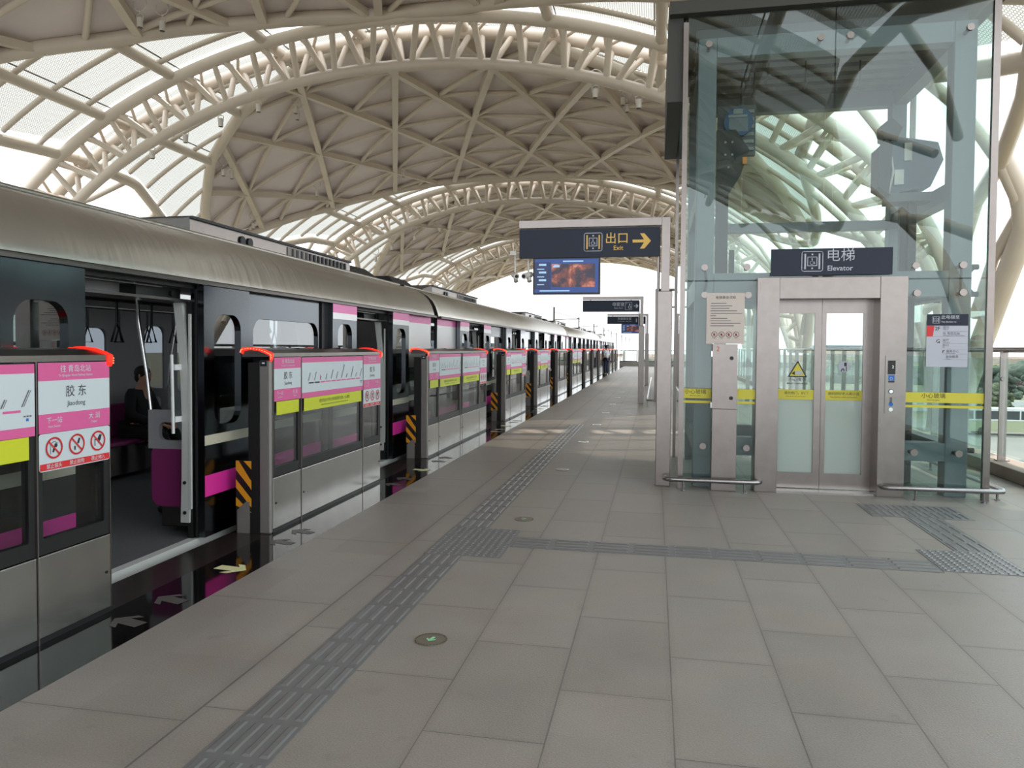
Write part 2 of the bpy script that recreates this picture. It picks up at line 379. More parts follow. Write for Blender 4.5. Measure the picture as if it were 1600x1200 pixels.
def arrow(mb, fr, u, v, L, th, d, mi, ang=0):
    c, s_ = math.cos(ang), math.sin(ang)
    pts = [(-.5, -.5 * th), (.12, -.5 * th), (-.10, -.42), (.14, -.42), (.5, 0), (.14, .42), (-.10, .42), (.12, .5 * th), (-.5, .5 * th)]
    pts = [(u + (x * c - y * s_) * L, v + (x * s_ + y * c) * L) for x, y in pts]
    mb.add([mb.P(fr, *p, d) for p in pts], [(0, 1, 7, 8), (1, 4, 7), (1, 2, 3, 4), (7, 4, 5, 6)], mi)

# ------------------------------------------------------------------ the setting: platform, edge, ground
YE = 68.4
mb = MB(); mb.box(-2.69, 5.2, -14, YE, -.5, 0); struct(mb.build('floor', 'paving'))
mb = MB(); mb.box(-3.10, -2.69, -14, YE, -.5, 0); struct(mb.build('floor_edge_strip', 'granite'))
mb = MB(); mb.box(-3.44, -3.10, -14, YE, -.5, .0); struct(mb.build('floor_threshold_strip', 'threshold'))
mb = MB(); mb.box(-12, -3.44, -14, 320, -1.4, -1.15); struct(mb.build('floor_trackbed', 'concrete'))
mb = MB(); mb.box(-19, -11.2, -14, YE, -.5, 0); struct(mb.build('floor_opposite', 'concrete'))
mb = MB(); mb.box(4.17, 4.55, -14, YE, 0, .155); struct(mb.build('trim_curb', 'curb', bevel=.01))
mb = MB(); mb.add([(-700, -60, -8.8), (900, -60, -8.8), (900, 1500, -8.8), (-700, 1500, -8.8)], [(0, 1, 2, 3)]); struct(mb.build('ground', 'field'))
mb = MB(); mb.add([(22, 40, -8.75), (34, 40, -8.75), (75, 112, -8.75), (62, 135, -8.75), (28, 118, -8.75)], [(0, 1, 2, 3, 4)]); struct(mb.build('road', 'asphalt'))

# ------------------------------------------------------------------ roof
XC, ZC = -6.8, .23
def S(dx, o=0.):
    a = 13.5 + o; b = 9.1 + o; dx = max(-a, min(a, dx)); return V((XC + dx, 0, ZC + b * math.sqrt(max(0, 1 - (dx / a) ** 2))))
def ST(t, o=0., y=0.):
    return V((XC + (13.5 + o) * math.cos(t), y, ZC + (9.1 + o) * math.sin(t)))
BAY = 19.3; ARCH = [20.0, 39.3, 58.6]
RIM = [(0, 9.05), (1.5, 8.9), (3.9, 8.1), (6.85, 6.6), (9.1, 4.8), (11, 2.3), (12.3, 0)]
EAVE = [(0, 10.6), (3, 10.8), (6.5, 11.95), (8, 12.3), (9.65, 12.5)]
def itp(T, x):
    for (a, b), (c, d) in zip(T, T[1:]):
        if a <= x <= c: return b + (d - b) * (x - a) / (c - a)
    return T[-1][1] if x > T[-1][0] else T[0][1]
rimw = lambda dx: itp(RIM, abs(dx)) if abs(dx) < 12.3 else -1
eave = lambda yoff: itp(EAVE, yoff)
def yoff_of(dx):
    dx = abs(dx)
    if dx <= 10.6: return 0.
    for (a, b), (c, d) in zip(EAVE, EAVE[1:]):
        if b <= dx <= d: return a + (c - a) * (dx - b) / (d - b)
    return 9.65
def draped(pts, o):   # (dx, dY) polyline on the vault
    out = []
    for dx, y in pts: p = S(dx, o); out.append((p.x, y, p.z))
    return out
def resample(pts, step=.7):
    out = [pts[0]]
    for a, b in zip(pts, pts[1:]):
        n = max(1, int(math.hypot(b[0] - a[0], b[1] - a[1]) / step))
        out += [(a[0] + (b[0] - a[0]) * i / n, a[1] + (b[1] - a[1]) * i / n) for i in range(1, n + 1)]
    return out
def make_bay(sides=(-1, 1)):
    root = bpy.data.objects.new('ceiling', None); COL.objects.link(root); OFF[root.name] = (0, 0, 0)
    root['kind'] = 'structure'; root['label'] = 'vaulted station roof bay of tubes, grey shell and perforated panels'
    # opaque shell
    mb = MB(); NX, NY = 90, 14; vs_ = []
    for i in range(NX + 1):
        dx = -12.29 + 24.58 * i / NX; w = max(.02, rimw(dx)); p = S(dx, 1.31)
        for j in range(NY + 1): vs_.append((p.x, -w + 2 * w * j / NY, p.z))
    fs = [(i * (NY + 1) + j, i * (NY + 1) + j + 1, (i + 1) * (NY + 1) + j + 1, (i + 1) * (NY + 1) + j) for i in range(NX) for j in range(NY)]
    mb.add(vs_, fs, 0, True); n0 = len(mb.v)
    mb.add([(x, y, z + .10) for x, y, z in vs_], [tuple(reversed(f)) for f in fs], 0, True)
    mb.build('shell_panel', 'shell', root)
    # rim
    for sg in (-1, 1):
        half = [(-a, b) for a, b in reversed(RIM)][:-1] + [(a, b) for a, b in RIM]
        mb = MB(); mb.tube(draped(resample([(a, sg * b) for a, b in half]), 1.15), .19, 10); mb.build('rim_tube', 'tube', root)
    # lattice ribs
    def rib(pts, r, rect):
        run = []
        for p in pts + [None]:
            if p is not None and abs(p[1]) < rimw(p[0]): run.append(p); continue
            if len(run) > 2:
                mb = MB(); mb.tube(draped(run, 1.13 if rect else 1.17), r, 4 if rect else 6, flat=rect); mb.build('lattice_rib', 'tube', root)
            run = []
    for k in range(-2, 4):
        y = -1.1 + 2.62 * k; rib([(x * .25, y) for x in range(-50, 51)], .085, False)
    ys = [y * .2 for y in range(-46, 47)]
    for k in range(-5, 7):
        x0 = 3.0 + 3.2 * (k - 2)
        rib([(x0 - .356 * (y + 1.1), y) for y in ys], .155, True)
        rib([(x0 + .255 * (y + 1.1), y) for y in ys], .135, True)
        rib([(x0 - .967 * (y + 1.1), y) for y in ys], .085, False)
    # perforated panels on both sides of the shell, and their carrying ribs
    for sy in sides:
        mb = MB(); mb.uv = []; N = 64; M = 4; grid = []
        for i in range(N + 1):
            dx = -12.45 + 24.9 * i / N; w = max(0, rimw(dx)); y1 = min(9.17, 9.65 - yoff_of(dx))
            y1 = max(w, y1); p = S(dx, 1.36); t = math.asin(max(-1, min(1, dx / 14.83))) * 12.8
            for j in range(M + 1):
                y = w + (y1 - w) * j / M; grid.append((p.x, sy * y, p.z)); mb.uv.append((t, y))
        fs = [(i * (M + 1) + j, i * (M + 1) + j + 1, (i + 1) * (M + 1) + j + 1, (i + 1) * (M + 1) + j) for i in range(N) for j in range(M)]
        mb.add(grid, fs if sy > 0 else [tuple(reversed(f)) for f in fs], 0, True); mb.build('perforated_panel', 'perforated', root)
        for dx in (1.5, 4.0, 6.85, 9.1):
            for sx in (-1, 1):
                y0 = rimw(dx); mb = MB(); mb.tube(draped(resample([(sx * dx, sy * y0), (sx * dx, sy * 9.65)]), 1.12), .15, 8)
                for e in (-.17, .17): mb.tube(draped(resample([(sx * dx + e, sy * y0), (sx * dx + e, sy * 9.65)]), 1.27), .02, 4, 1, flat=True)
                mb.build('purlin', ['tube', 'seal_dark'], root)
        k = 0
        for yo in (1.25, 2.5, 3.75, 5.0, 6.25, 7.5, 8.75):
            y = 9.65 - yo
            for sx in (-1, 1):
                run = []
                for i in range(100):
                    dx = i * .13
                    if rimw(dx) < y and dx <= eave(yo): run.append((sx * dx, sy * y))
                if len(run) > 3: mb = MB(); mb.tube(draped(run, 1.22), .075, 6); mb.build('rafter', 'tube', root)
        for sx in (-1, 1):
            mb = MB(); pts = [(sx * eave(yo * .35), sy * (9.65 - yo * .35)) for yo in range(0, 28)]
            mb.tube(draped(pts, 1.1), .17, 8); mb.build('eave_tube', 'tube', root)
    # side legs and struts springing from the arch feet
    for sx in (-1, 1):
        for sy in sides:
            def side(pl): return [tuple(V((XC, 0, 0)) + V((sx * d, sy * (9.65 - yo), z))) for d, yo, z in pl]
            def onv(d, yo, o=1.1): p = S(d, o); return (d, yo, p.z)
            mb = MB(); mb.tube(side([(13.75, .2, -1.6), (13.78, .6, .17), (13.8, 1.7, 1.6), (13.75, 2.7, 2.66), (13.7, 3.5, 3.43), (13.65, 3.95, 3.9), (13.4, 4.4, 4.5), (12.92, 4.75, 5.15)]), [.25, .24, .23, .22, .21, .19, .17, .15], 12); mb.build('side_leg', 'tube', root)
            mb = MB(); mb.tube(side([onv(12.0, 8.0), onv(12.44, 6.7), onv(12.92, 4.7), onv(13.2, 2.9), onv(13.6, 1.2), onv(13.9, .5)]), .14, 8); mb.build('side_strut', 'tube', root)
            mb = MB(); mb.tube(side([onv(11.4, 5.0), onv(12.0, 5.0), onv(12.5, 4.85), onv(12.92, 4.7), onv(13.3, 4.4), (13.52, 4.05, 4.15), (13.48, 3.1, 3.41), (13.5, 2.2, 2.3)]), .11, 8); mb.build('side_strut', 'tube', root)
            mb = MB(); mb.tube(side([onv(10.75, 2.6), onv(11.6, 1.9), onv(12.4, .6)]), .10, 8); mb.build('side_strut', 'tube', root)
    return root
bay = make_bay(); bay.location = (0, 20 - BAY / 2, 0)
for k, yy in enumerate((20 + BAY / 2, 20 + BAY * 1.5, 20 - BAY * 1.5)):
    copy_tree(bay, (0, yy, 0), ['second', 'third', 'rear'][k] + ' vaulted station roof bay of tubes, grey shell and perforated panels')
bay3 = make_bay((-1,)); bay3.location = (0, 20 + BAY * 2.5, 0); bay3['label'] = 'farthest vaulted station roof bay, its shell edge cut against the sky'
def TO(t): return .2 + .85 * max(0., min(1., math.sin(t) / .5)) ** .8
def make_arch():
    root = thing('arch_truss', 'x', 'arch', (XC, 0, 0), 'tubular arch trusses spanning the tracks'); OFF[root.name] = (0, 0, 0); root.location = (0, 0, 0)
    ts = [R(a) for a in range(-8, 189, 2)]
    mb = MB(); mb.tube([ST(t, 0, 0) for t in ts], .155, 12); mb.build('bottom_chord', 'tube', root)
    for y in (-.53, .53):
        mb = MB(); mb.tube([ST(t, TO(t), y) for t in ts], .17, 12); mb.build('top_chord', 'tube', root)
    # panel points by arc length
    fine = [R(-4 + 188 * i / 800) for i in range(801)]; acc = [0]
    for a, b in zip(fine, fine[1:]): acc.append(acc[-1] + (ST(b, .5) - ST(a, .5)).length)
    L = acc[-1]; n = 33; st = L / (2 * n)
    def tat(s_):
        for i in range(800):
            if acc[i + 1] >= s_: return fine[i] + (fine[i + 1] - fine[i]) * (s_ - acc[i]) / (acc[i + 1] - acc[i])
        return fine[-1]
    br = []
    for i in range(2 * n):
        t0, t1 = tat(i * st), tat((i + 1) * st); e = .13 / 11
        for y in (-.53, .53):
            if i % 2 == 0: p, q = ST(t0 + e, TO(t0) - .05, y), ST(t1 - e, .06, y * .12)
            else: p, q = ST(t1 - e, TO(t1) - .05, y), ST(t0 + e, .06, y * .12)
            br.append((p, q, .085, abs(t0 - math.pi / 2)))
        if i % 2 == 0: br.append((ST(t0, TO(t0), -.5), ST(t0, TO(t0), .5), .06, abs(t0 - math.pi / 2)))
        else: br.append((ST(t0, TO(t0), -.5), ST(t1, TO(t1), .5), .05, abs(t0 - math.pi / 2)))
    br.sort(key=lambda b: b[3]); rest = MB()
    for k, (p, q, r, _) in enumerate(br):
        if k < 99: mb = MB(); mb.tube([p, q], r, 8); mb.build('brace', 'tube', root)
        else: rest.tube([p, q], r, 8)
    rest.build('brace', 'tube', root)['kind'] = 'stuff'
    return root
arch = make_arch(); arch.location = (0, ARCH[0], 0); arch['label'] = 'nearest cream tubular arch truss, spanning the whole roof above the train'
copy_tree(arch, (0, ARCH[1], 0), 'middle cream tubular arch truss, second from the viewer')
copy_tree(arch, (0, ARCH[2], 0), 'farthest cream tubular arch truss, behind the exit sign and its screen')
# spotlights clamped to tubes
def make_spot():
    r = thing('spotlight', 'x', 'spotlight', (0, 0, 0), 'white cylinder spotlights clamped to the roof tubes')
    mb = MB(); mb.tube([(0, 0, -.20), (0, 0, .03)], .07, 14); mb.tube([(0, 0, -.21), (0, 0, -.2)], .06, 14, 1); mb.build('lamp_body', ['fixture', 'black'], r)
    mb = MB(); mb.tube([(-.08, 0, -.06), (-.09, 0, .10), (0, 0, .13), (.09, 0, .10), (.08, 0, -.06)], .012, 5); mb.tube([(0, 0, .13), (0, 0, .22)], .015, 6); mb.build('bracket', 'fixture', r)
    mb = MB(); mb.tube([(.18 * math.cos(2 * math.pi * k / 12), 0, .36 + .18 * math.sin(2 * math.pi * k / 12)) for k in range(12)], .014, 5, closed=True); mb.build('clamp', 'fixture', r)
    return r
spots = [((-14.73, 20, 7.306), 'lowest of four under the nearest arch, just above the train'), ((-13.625, 20, 7.724), 'second lowest of four under the left limb of the nearest arch'), ((-12.48, 20, 8.13), 'third of four up the left limb of the nearest arch'), ((-11.279, 20, 8.487), 'highest of four on the left limb of the nearest arch'),
         ((-1.632, 20, 8.327), 'alone under the nearest arch, left of the pair by the elevator top'), ((-.503, 20, 7.996), 'under the nearest arch beside the elevator top, rightmost of all'),
         ((-12.29, 16.27, 9.42), 'left one of the pair under the foremost shell rim at the top'), ((-12.0, 16.7, 9.49), 'right one of the pair under the foremost shell rim at the top'),
         ((-11.88, 23.47, 9.53), 'upper of two on the first long rib behind the arch'), ((-12.07, 23.97, 9.48), 'lower of two on the first long rib behind the arch'),
         ((-15.69, 25.3, 8.02), 'left one of two at the left tip of the grey shell'), ((-15.68, 25.84, 8.03), 'right one of two at the left tip of the grey shell'),
         ((-14.88, 31.39, 8.44), 'on the rib node low on the left of the grey shell'), ((-11.54, 33.4, 9.62), 'hanging deep in the shell, in front of the middle arch'), ((-17.39, 30.37, 6.92), 'lowest on the shell, right above the train roof unit'),
         ((-1.09, 23.94, 9.35), 'upper of two on the right rib left of the elevator'), ((-.98, 24.5, 9.30), 'lower of two on the right rib left of the elevator'),
         ((-15.15, 39.3, 6.45), 'lowest under the left limb of the middle arch'), ((-14.23, 39.3, 7.06), 'second lowest under the left limb of the middle arch'), ((-12.91, 39.3, 7.56), 'third up the left limb of the middle arch'), ((-11.5, 39.3, 7.97), 'highest on the left limb of the middle arch')]
sp = make_spot()
for k, (p, lab) in enumerate(spots):
    lab = 'white spotlight ' + lab
    if k == 0: sp.location = p; sp['label'] = lab
    else: copy_tree(sp, p, lab)

# ------------------------------------------------------------------ train
XT = -3.58
DC = [2.64 + 4.36 * j for j in range(4)]; LC = 18.36
def wall_piece(mb, fr, u0, u1, v0, v1, holes, r, d0, d1, mi=0):
    """plate with window holes (a,b,c,d); holes sorted in u"""
    x = u0
    for (a, b, c, d) in holes:
        e = min(.05, (a - x) * .9)
        if a - e > x: mb.slab(fr, x, a - e, v0, v1, d0, d1, mi)
        mb.slab(fr, a - e, b + e, v0, c - .05, d0, d1, mi); mb.slab(fr, a - e, b + e, d + .05, v1, d0, d1, mi)
        mb.frame(fr, (a - e, b + e, c - .05, d + .05), (a, b, c, d), r, d0, d1, mi); x = b + e
    if u1 > x: mb.slab(fr, x, u1, v0, v1, d0, d1, mi)
def make_car():
    root = thing('train_car', 'x', 'train', (XT, 0, -1.1), 'cars of the stopped metro train'); OFF[root.name] = (0, 0, 0); root.location = (0, 0, 0)
    fr = FX((XT, 0, 0)); L = LC; y00 = .12
    edges = [(y00, DC[0] - .65)] + [(DC[j] + .65, DC[j + 1] - .65) for j in range(3)] + [(DC[3] + .65, L - y00 + .12)]
    for i, (a, b) in enumerate(edges):
        if i in (0, 4): holes = [(a + .45, a + 1.05, .9, 1.80)] if i == 0 else [(b - 1.05, b - .45, .9, 1.80)]
        else: holes = [(a + .12, a + .53, .9, 1.81), (a + .86, b - .86, .9, 1.80), (b - .53, b - .12, .9, 1.81)]
        mb = MB(); wall_piece(mb, fr, a, b, -.95, 2.06, holes, .14, -.05, 0)
        mb.slab(fr, a, b, .345, .515, .001, .004, 1); mb.slab(fr, a, b, .755, .835, .001, .004, 2)
        p = mb.build('side_panel', ['train_side', 'magenta_bright', 'cream'], root)
        mb = MB()
        for h in holes: mb.slab(fr, h[0] - .02, h[1] + .02, h[2] - .02, h[3] + .02, -.035, -.025)
        mb.build('window', 'glass_train', root)
        if i in (0, 4):
            mb = MB(); mb.slab(fr, a, b, 1.92, 2.05, .001, .004, 0); mb.slab(fr, a, b, 1.83, 1.92, .001, .004, 1); mb.slab(fr, a, b, 1.30 if i == 0 else 1.25, 1.83, -.002, .003, 1)
            mb.build('pink_wrap', ['train_pink', 'train_white'], root)
        if i in (1, 2, 3):   # pocket edge shadow laid on as black strips beside the sliding leaves
            mb = MB(); mb.slab(fr, b - .80, b - .65, -.2, 2.04, .001, .02); mb.build('pocket_shadow_strip', 'black', root)
    # header above the doors and the jambs of each doorway, leaves slid outside
    for j, c in enumerate(DC):
        mb = MB(); mb.slab(fr, c - .65, c + .65, 2.0, 2.06, -.05, 0); mb.build('door_header', 'black', root)
        mb = MB(); mb.slab(fr, c - .65, c + .65, 1.905, 2.0, -.30, -.26, 0); mb.slab(fr, c - .65, c + .65, 1.895, 1.915, -.27, -.05, 1); mb.slab(fr, c + .1, c + .62, 1.92, 2.0, -.255, -.12, 2)
        mb.slab(fr, c - .65, c + .3, 1.985, 1.992, -.06, -.045, 1); mb.disc(fr, c + .5, 1.955, .022, -.12, -.10, 2); mb.build('door_engine', ['interior', 'steel_dark', 'black'], root)
        for sg in (-1, 1):
            y = c + sg * .65; cx = [(-3.675, .14), (-3.665, .5), (-3.66, .95), (-3.67, 1.3), (-3.695, 1.6), (-3.73, 1.89)]
            mb = MB()
            for (xa, za), (xb, zb) in zip(cx, cx[1:]):
                mb.add([(xa - .02, y - sg * .05, za), (xa + .055, y - sg * .05, za), (xb + .055, y - sg * .05, zb), (xb - .02, y - sg * .05, zb),
                        (xa - .02, y + sg * .02, za), (xa + .055, y + sg * .02, za), (xb + .055, y + sg * .02, zb), (xb - .02, y + sg * .02, zb)],
                       [(0, 1, 2, 3), (7, 6, 5, 4), (0, 3, 7, 4), (1, 5, 6, 2)])
            mb.box(-3.645, -3.60, y - .03, y + .03, .0, 1.9, 1)
            mb.box(-3.615, -3.598, y - sg * .045 - .01, y - sg * .045 + .01, .25, 1.8, 0)
            for z in (.22, .46): mb.tube([(-3.655, y - sg * .052, z), (-3.655, y - sg * .06, z)], .014, 8, 1)
            mb.build('door_jamb', ['jamb', 'rubber'], root)
            mb = MB(); h = -sg * .13
            mb.tube([(-3.70, y + h, .86), (-3.71, y + h, 1.48)], .013, 8)
            for z in (.97, 1.38): mb.box(-3.72, -3.68, min(y + h, y - sg * .04), max(y + h, y - sg * .04), z - .022, z + .022)
            mb.build('grab_handle', 'white', root)
            # leaf
            a, b = (y - .66, y + .02) if sg < 0 else (y - .02, y + .66)
            f2 = FX((XT + .05, 0, 0)); mb = MB()
            wall_piece(mb, f2, a, b, .02, 2.035, [(a + .14, a + .54, .9, 1.81)], .13, -.03, .03)
            mb.slab(f2, a, b, .345, .515, .031, .034, 1); mb.slab(f2, a, b, .755, .835, .031, .034, 2)
            if j == 3 or j == 0:
                pk = 1.93 if (j == 3) else 1.94
                mb.slab(f2, a, b, pk, 2.03, .031, .034, 3); mb.slab(f2, a, b, 1.86, pk, .031, .034, 4)
            leaf = mb.build('door_leaf', ['train_side', 'magenta_bright', 'cream', 'train_pink', 'train_white'], root)
            mb = MB(); mb.slab(f2, a + .12, a + .56, .88, 1.83, -.01, 0); mb.build('window', 'glass_train', leaf)
            mb = MB(); e = y; mb.slab(f2, e - .03, e + .03, .02, 2.0, -.045, -.03); mb.build('edge_seal', 'rubber', leaf)
    # sill, floor, ceiling, far side
    mb = MB(); mb.box(-3.64, -3.565, y00, L, -.06, .012, 0); mb.build('sill', 'jamb', root)
    mb = MB(); mb.box(-6.4, -3.64, y00, L, -.1, .01); mb.build('cabin_floor', 'train_floor', root)
    mb = MB(); mb.box(-6.3, -3.85, y00, L, 2.12, 2.16, 0); mb.box(-5.5, -5.2, y00 + .4, L - .4, 2.09, 2.12, 1); mb.build('cabin_ceiling', ['interior', 'lamp_white'], root)
    f3 = FX((-6.42, 0, 0)); holes = []
    for j in range(4):
        holes += [(DC[j] - .55, DC[j] - .12, .9, 1.8), (DC[j] + .12, DC[j] + .55, .9, 1.8)]
        if j < 3: holes.append((DC[j] + 1.2, DC[j] + 3.16, .95, 1.75))
    mb = MB(); wall_piece(mb, f3, y00, L, -.95, 2.2, holes, .12, -.06, 0); mb.build('far_side_panel', 'interior', root)
    mb = MB()
    for h in holes: mb.slab(f3, h[0] - .02, h[1] + .02, h[2] - .02, h[3] + .02, -.04, -.03)
    mb.build('far_window', 'glass_dark', root)
    for j in range(3):
        a, b = DC[j] + .78, DC[j + 1] - .78
        for side in (0, 1):
            x0, x1, xb = (-6.4, -5.93, -6.38) if side == 0 else (-4.08, -3.65, -3.66)
            mb = MB(); mb.box(x0, x1, a, b, .40, .45); mb.box(min(xb, xb + .05 * (1 - 2 * side)), max(xb, xb + .05 * (1 - 2 * side)), a, b, .45, .85); mb.box(x0 + .08, x1 - .08, a, b, .05, .40, 1)
            mb.build('bench_seat', ['magenta', 'steel_dark'], root, bevel=.015)
            for y in (a, b):
                mb = MB(); fe = (V((0, y, 0)), V((1, 0, 0)), V((0, 0, 1)), V((0, -1, 0))); 
                mb.frame(fe, (x0 - (.0 if side == 0 else .02), x1 + .02, .70, 1.02), (x0 + .08, x1 - .08, .77, .92), .05, -.02, .02, 1)
                mb.pslab(fe, mb.rrect(x0, x1 + .02, .22, .74, .09), -.018, .018, 0)
                mb.build('seat_end_panel', ['magenta', 'interior'], root, bevel=.01)
                mb = MB(); xp = x1 if side == 0 else x0
                mb.tube([(xp, y, .95), (xp + (.04 if side == 0 else -.04), y, 1.3), (xp + (.12 if side == 0 else -.12), y, 1.75), (xp + (.14 if side == 0 else -.14), y, 2.12)], .016, 8); mb.build('grab_pole', 'chrome', root)
        for xr in (-5.55, -4.5):
            mb = MB(); mb.tube([(xr, DC[j] - .3, 1.93), (xr, DC[j + 1] - .3, 1.93)], .015, 8); mb.build('ceiling_rail', 'steel_dark', root)
            for k in range(9):
                y = DC[j] + k * .45; mb = MB(); mb.tube([(xr, y, 1.92), (xr, y, 1.74)], .012, 5)
                mb.tube([(xr, y - .065, 1.58), (xr, y + .065, 1.58), (xr, y, 1.74)], .011, 5, closed=True); mb.build('hand_strap', 'machine_dark', root)
    # roof
    prof = [(-3.50, 2.045), (-3.50, 2.075), (-3.515, 2.13), (-3.545, 2.22), (-3.60, 2.32), (-3.68, 2.40), (-3.80, 2.47), (-4.0, 2.53), (-4.2, 2.565), (-5.0, 2.6)]
    prof += [(-10.0 - x, z) for x, z in reversed(prof[:-1])]
    mb = MB(); n = len(prof); ysr = [0, .05, L - .05, L]; vs_ = []
    for i, y in enumerate(ysr):
        for x, z in prof: k = .985 if i in (0, 3) else 1; vs_.append((-5 + (x + 5) * k, y, z if k == 1 else 2.0 + (z - 2.0) * .985))
    fs = [(i * n + k, (i + 1) * n + k, (i + 1) * n + k + 1, i * n + k + 1) for i in range(3) for k in range(n - 1)]
    mb.add(vs_, fs, 0, True); mb.add(vs_[:n], [tuple(range(n))], 1); mb.add(vs_[-n:], [tuple(range(n - 1, -1, -1))], 1)
    mb.build('roof_cover', ['steel_train', 'steel_dark'], root)
    mb = MB(); mb.box(-3.56, -3.47, 0.02, L, 2.03, 2.05, 0); mb.tube([(-3.49, 0, 2.055), (-3.49, L, 2.055)], .014, 6); mb.build('gutter', 'steel_dark', root)
    mb = MB(); mb.tube([(-4.12, 0.05, 2.57), (-4.12, L, 2.57)], .02, 6); mb.build('roof_seam', 'steel_train', root)
    for a, b in ((13.0, 16.77), (2.2, 6.0)):
        mb = MB(); mb.box(-5.7, -4.3, a, b, 2.55, 2.76, 0)
        mb.add([(-4.3, a, 2.76), (-5.7, a, 2.76), (-5.7, a - .6, 2.58), (-4.5, a - .6, 2.58), (-4.3, a, 2.58)], [(0, 1, 2, 3), (0, 3, 4)], 2)
        mb.box(-4.305, -4.29, a + 1.9, a + 2.45, 2.6, 2.73, 2)
        for k in range(14): mb.box(-4.30, -4.285, a + 2.0 + k * .12, a + 2.05 + k * .12, 2.6, 2.72, 1)
        mb.box(-5.72, -4.27, a, b, 2.745, 2.77, 1); mb.tube([(-4.295, a + .9, 2.66), (-4.28, a + .9, 2.66)], .05, 12, 1); mb.tube([(-4.295, a + 1.05, 2.66), (-4.28, a + 1.05, 2.66)], .05, 12, 1)
        mb.build('air_conditioner', ['steel', 'machine_dark', 'steel_dark'], root)
    for a in (17.1, .45):
        mb = MB(); lo = [(-4.45, a, 2.66), (-4.45, a + 1.25, 2.66), (-5.6, a + 1.25, 2.66), (-5.6, a, 2.66)]; hi = [(-4.6, a + .12, 2.80), (-4.6, a + 1.0, 2.80), (-5.4, a + 1.0, 2.80), (-5.4, a + .12, 2.80)]
        mb.add(lo + hi, [(3, 2, 1, 0), (4, 5, 6, 7), (0, 1, 5, 4), (1, 2, 6, 5), (2, 3, 7, 6), (3, 0, 4, 7)])
        for y in (a + .2, a + 1.05): mb.box(-5.0, -4.8, y, y + .05, 2.58, 2.67)
        mb.build('antenna_fairing', 'machine_dark', root)
    # gangway bellows at the far end
    mb = MB()
    for k in range(5): mb.box(-6.2 + .04 * (k % 2), -3.72 - .05 * (k % 2), L + .02 + k * .045, L + .06 + k * .045, -.6, 2.36)
    mb.build('gangway', 'steel_dark', root)
    mb = MB(); mb.box(-6.3, -3.7, y00, L, -1.1, -.95); mb.build('underframe', 'machine_dark', root)
    return root
car = make_car(); car.location = (0, 11.855 - 18.61 + .125, 0); car['label'] = 'nearest silver metro car, cut off by the left side of the picture'
for k in range(1, 4): copy_tree(car, (0, 11.855 - 18.61 + .125 + 18.61 * k, 0), ['', 'second silver metro car, beyond the first gangway joint', 'third silver metro car along the platform', 'farthest silver metro car, at the end of the platform'][k])

# ------------------------------------------------------------------ platform gates
GX = -3.09
def station_sign(root, y0, y1, full=True, warn=False):
    fr = FX((0, 0, 0)); w = y1 - y0; c = (y0 + y1) / 2
    mb = MB(); z = (1.456, 1.362, 1.19, 1.09)
    mb.slab(fr, y0, y1, z[1], z[0], .001, .004, 0); mb.slab(fr, y0, y1, z[2], z[1], .001, .004, 1); mb.slab(fr, y0, y1, z[3], z[2], .001, .004, 0)
    d = .0055
    mb.text(fr, '往 青岛北站', c, 1.408, .030, d, 1); mb.text(fr, 'To Qingdao North Railway Station', c, 1.382, .0125, d, 1, bold=.008)
    mb.text(fr, '胶 东', c, 1.278, .048, d, 2); mb.text(fr, 'Jiaodong', c, 1.225, .027, d, 2)
    mb.text(fr, '下一站', y0 + w * .2, 1.142, .026, d, 1); mb.text(fr, 'Next Station', y0 + w * .2, 1.118, .0115, d, 1, bold=.008)
    mb.text(fr, '大 涧', y0 + w * .76, 1.142, .028, d, 1); mb.text(fr, 'Dajian', y0 + w * .76, 1.118, .0125, d, 1, bold=.008)
    mb.build('station_sign', ['pink', 'paper', 'ink'], root)
    if warn:
        mb = MB(); mb.pslab(fr, mb.rrect(y0, y1, .892, 1.088, .015), .001, .004, 0); mb.slab(fr, y0 + .004, y1 - .004, .897, .932, .0045, .005, 1)
        for k, t in enumerate(('禁止探头', '禁止抛物', '禁止伸入')):
            u = y0 + w * (.19 + .31 * k); v = 1.01; r = .052
            mb.ring(fr, u, v, r, .010, .0075, 1, 24); mb.text(fr, t, u, .906, .019, .0065, 0, bold=.004)
            if k == 0: mb.disc(fr, u + .012, v + .012, .011, .0055, .006, 2, 10); mb.loop(fr, [(u + .004, v + .004), (u - .006, v - .02)], .012, .006, 2, False); mb.loop(fr, [(u - .024, v - .03), (u - .024, v + .022), (u, v + .034), (u + .024, v + .022)], .003, .006, 2, False)
            if k == 1: mb.pslab(fr, [(u + .003, v + .005), (u + .014, v + .034), (u + .026, v + .030), (u + .016, v + .002)], .0055, .006, 2); mb.slab(fr, u - .018, u - .008, v - .030, v - .008, .0055, .006, 2)
            if k == 2: mb.pslab(fr, [(u - .002, v + .012), (u + .012, v + .034), (u + .03, v + .032), (u + .022, v + .004), (u + .004, v - .014)], .0055, .006, 2); mb.loop(fr, [(u - .022, v - .026), (u - .022, v + .008), (u - .004, v + .008)], .006, .006, 2, False)
            mb.loop(fr, [(u - r * .7, v + r * .7), (u + r * .7, v - r * .7)], .009, .0075, 1, False)
        mb.build('prohibition_sign', ['paper', 'red', 'ink'], root)
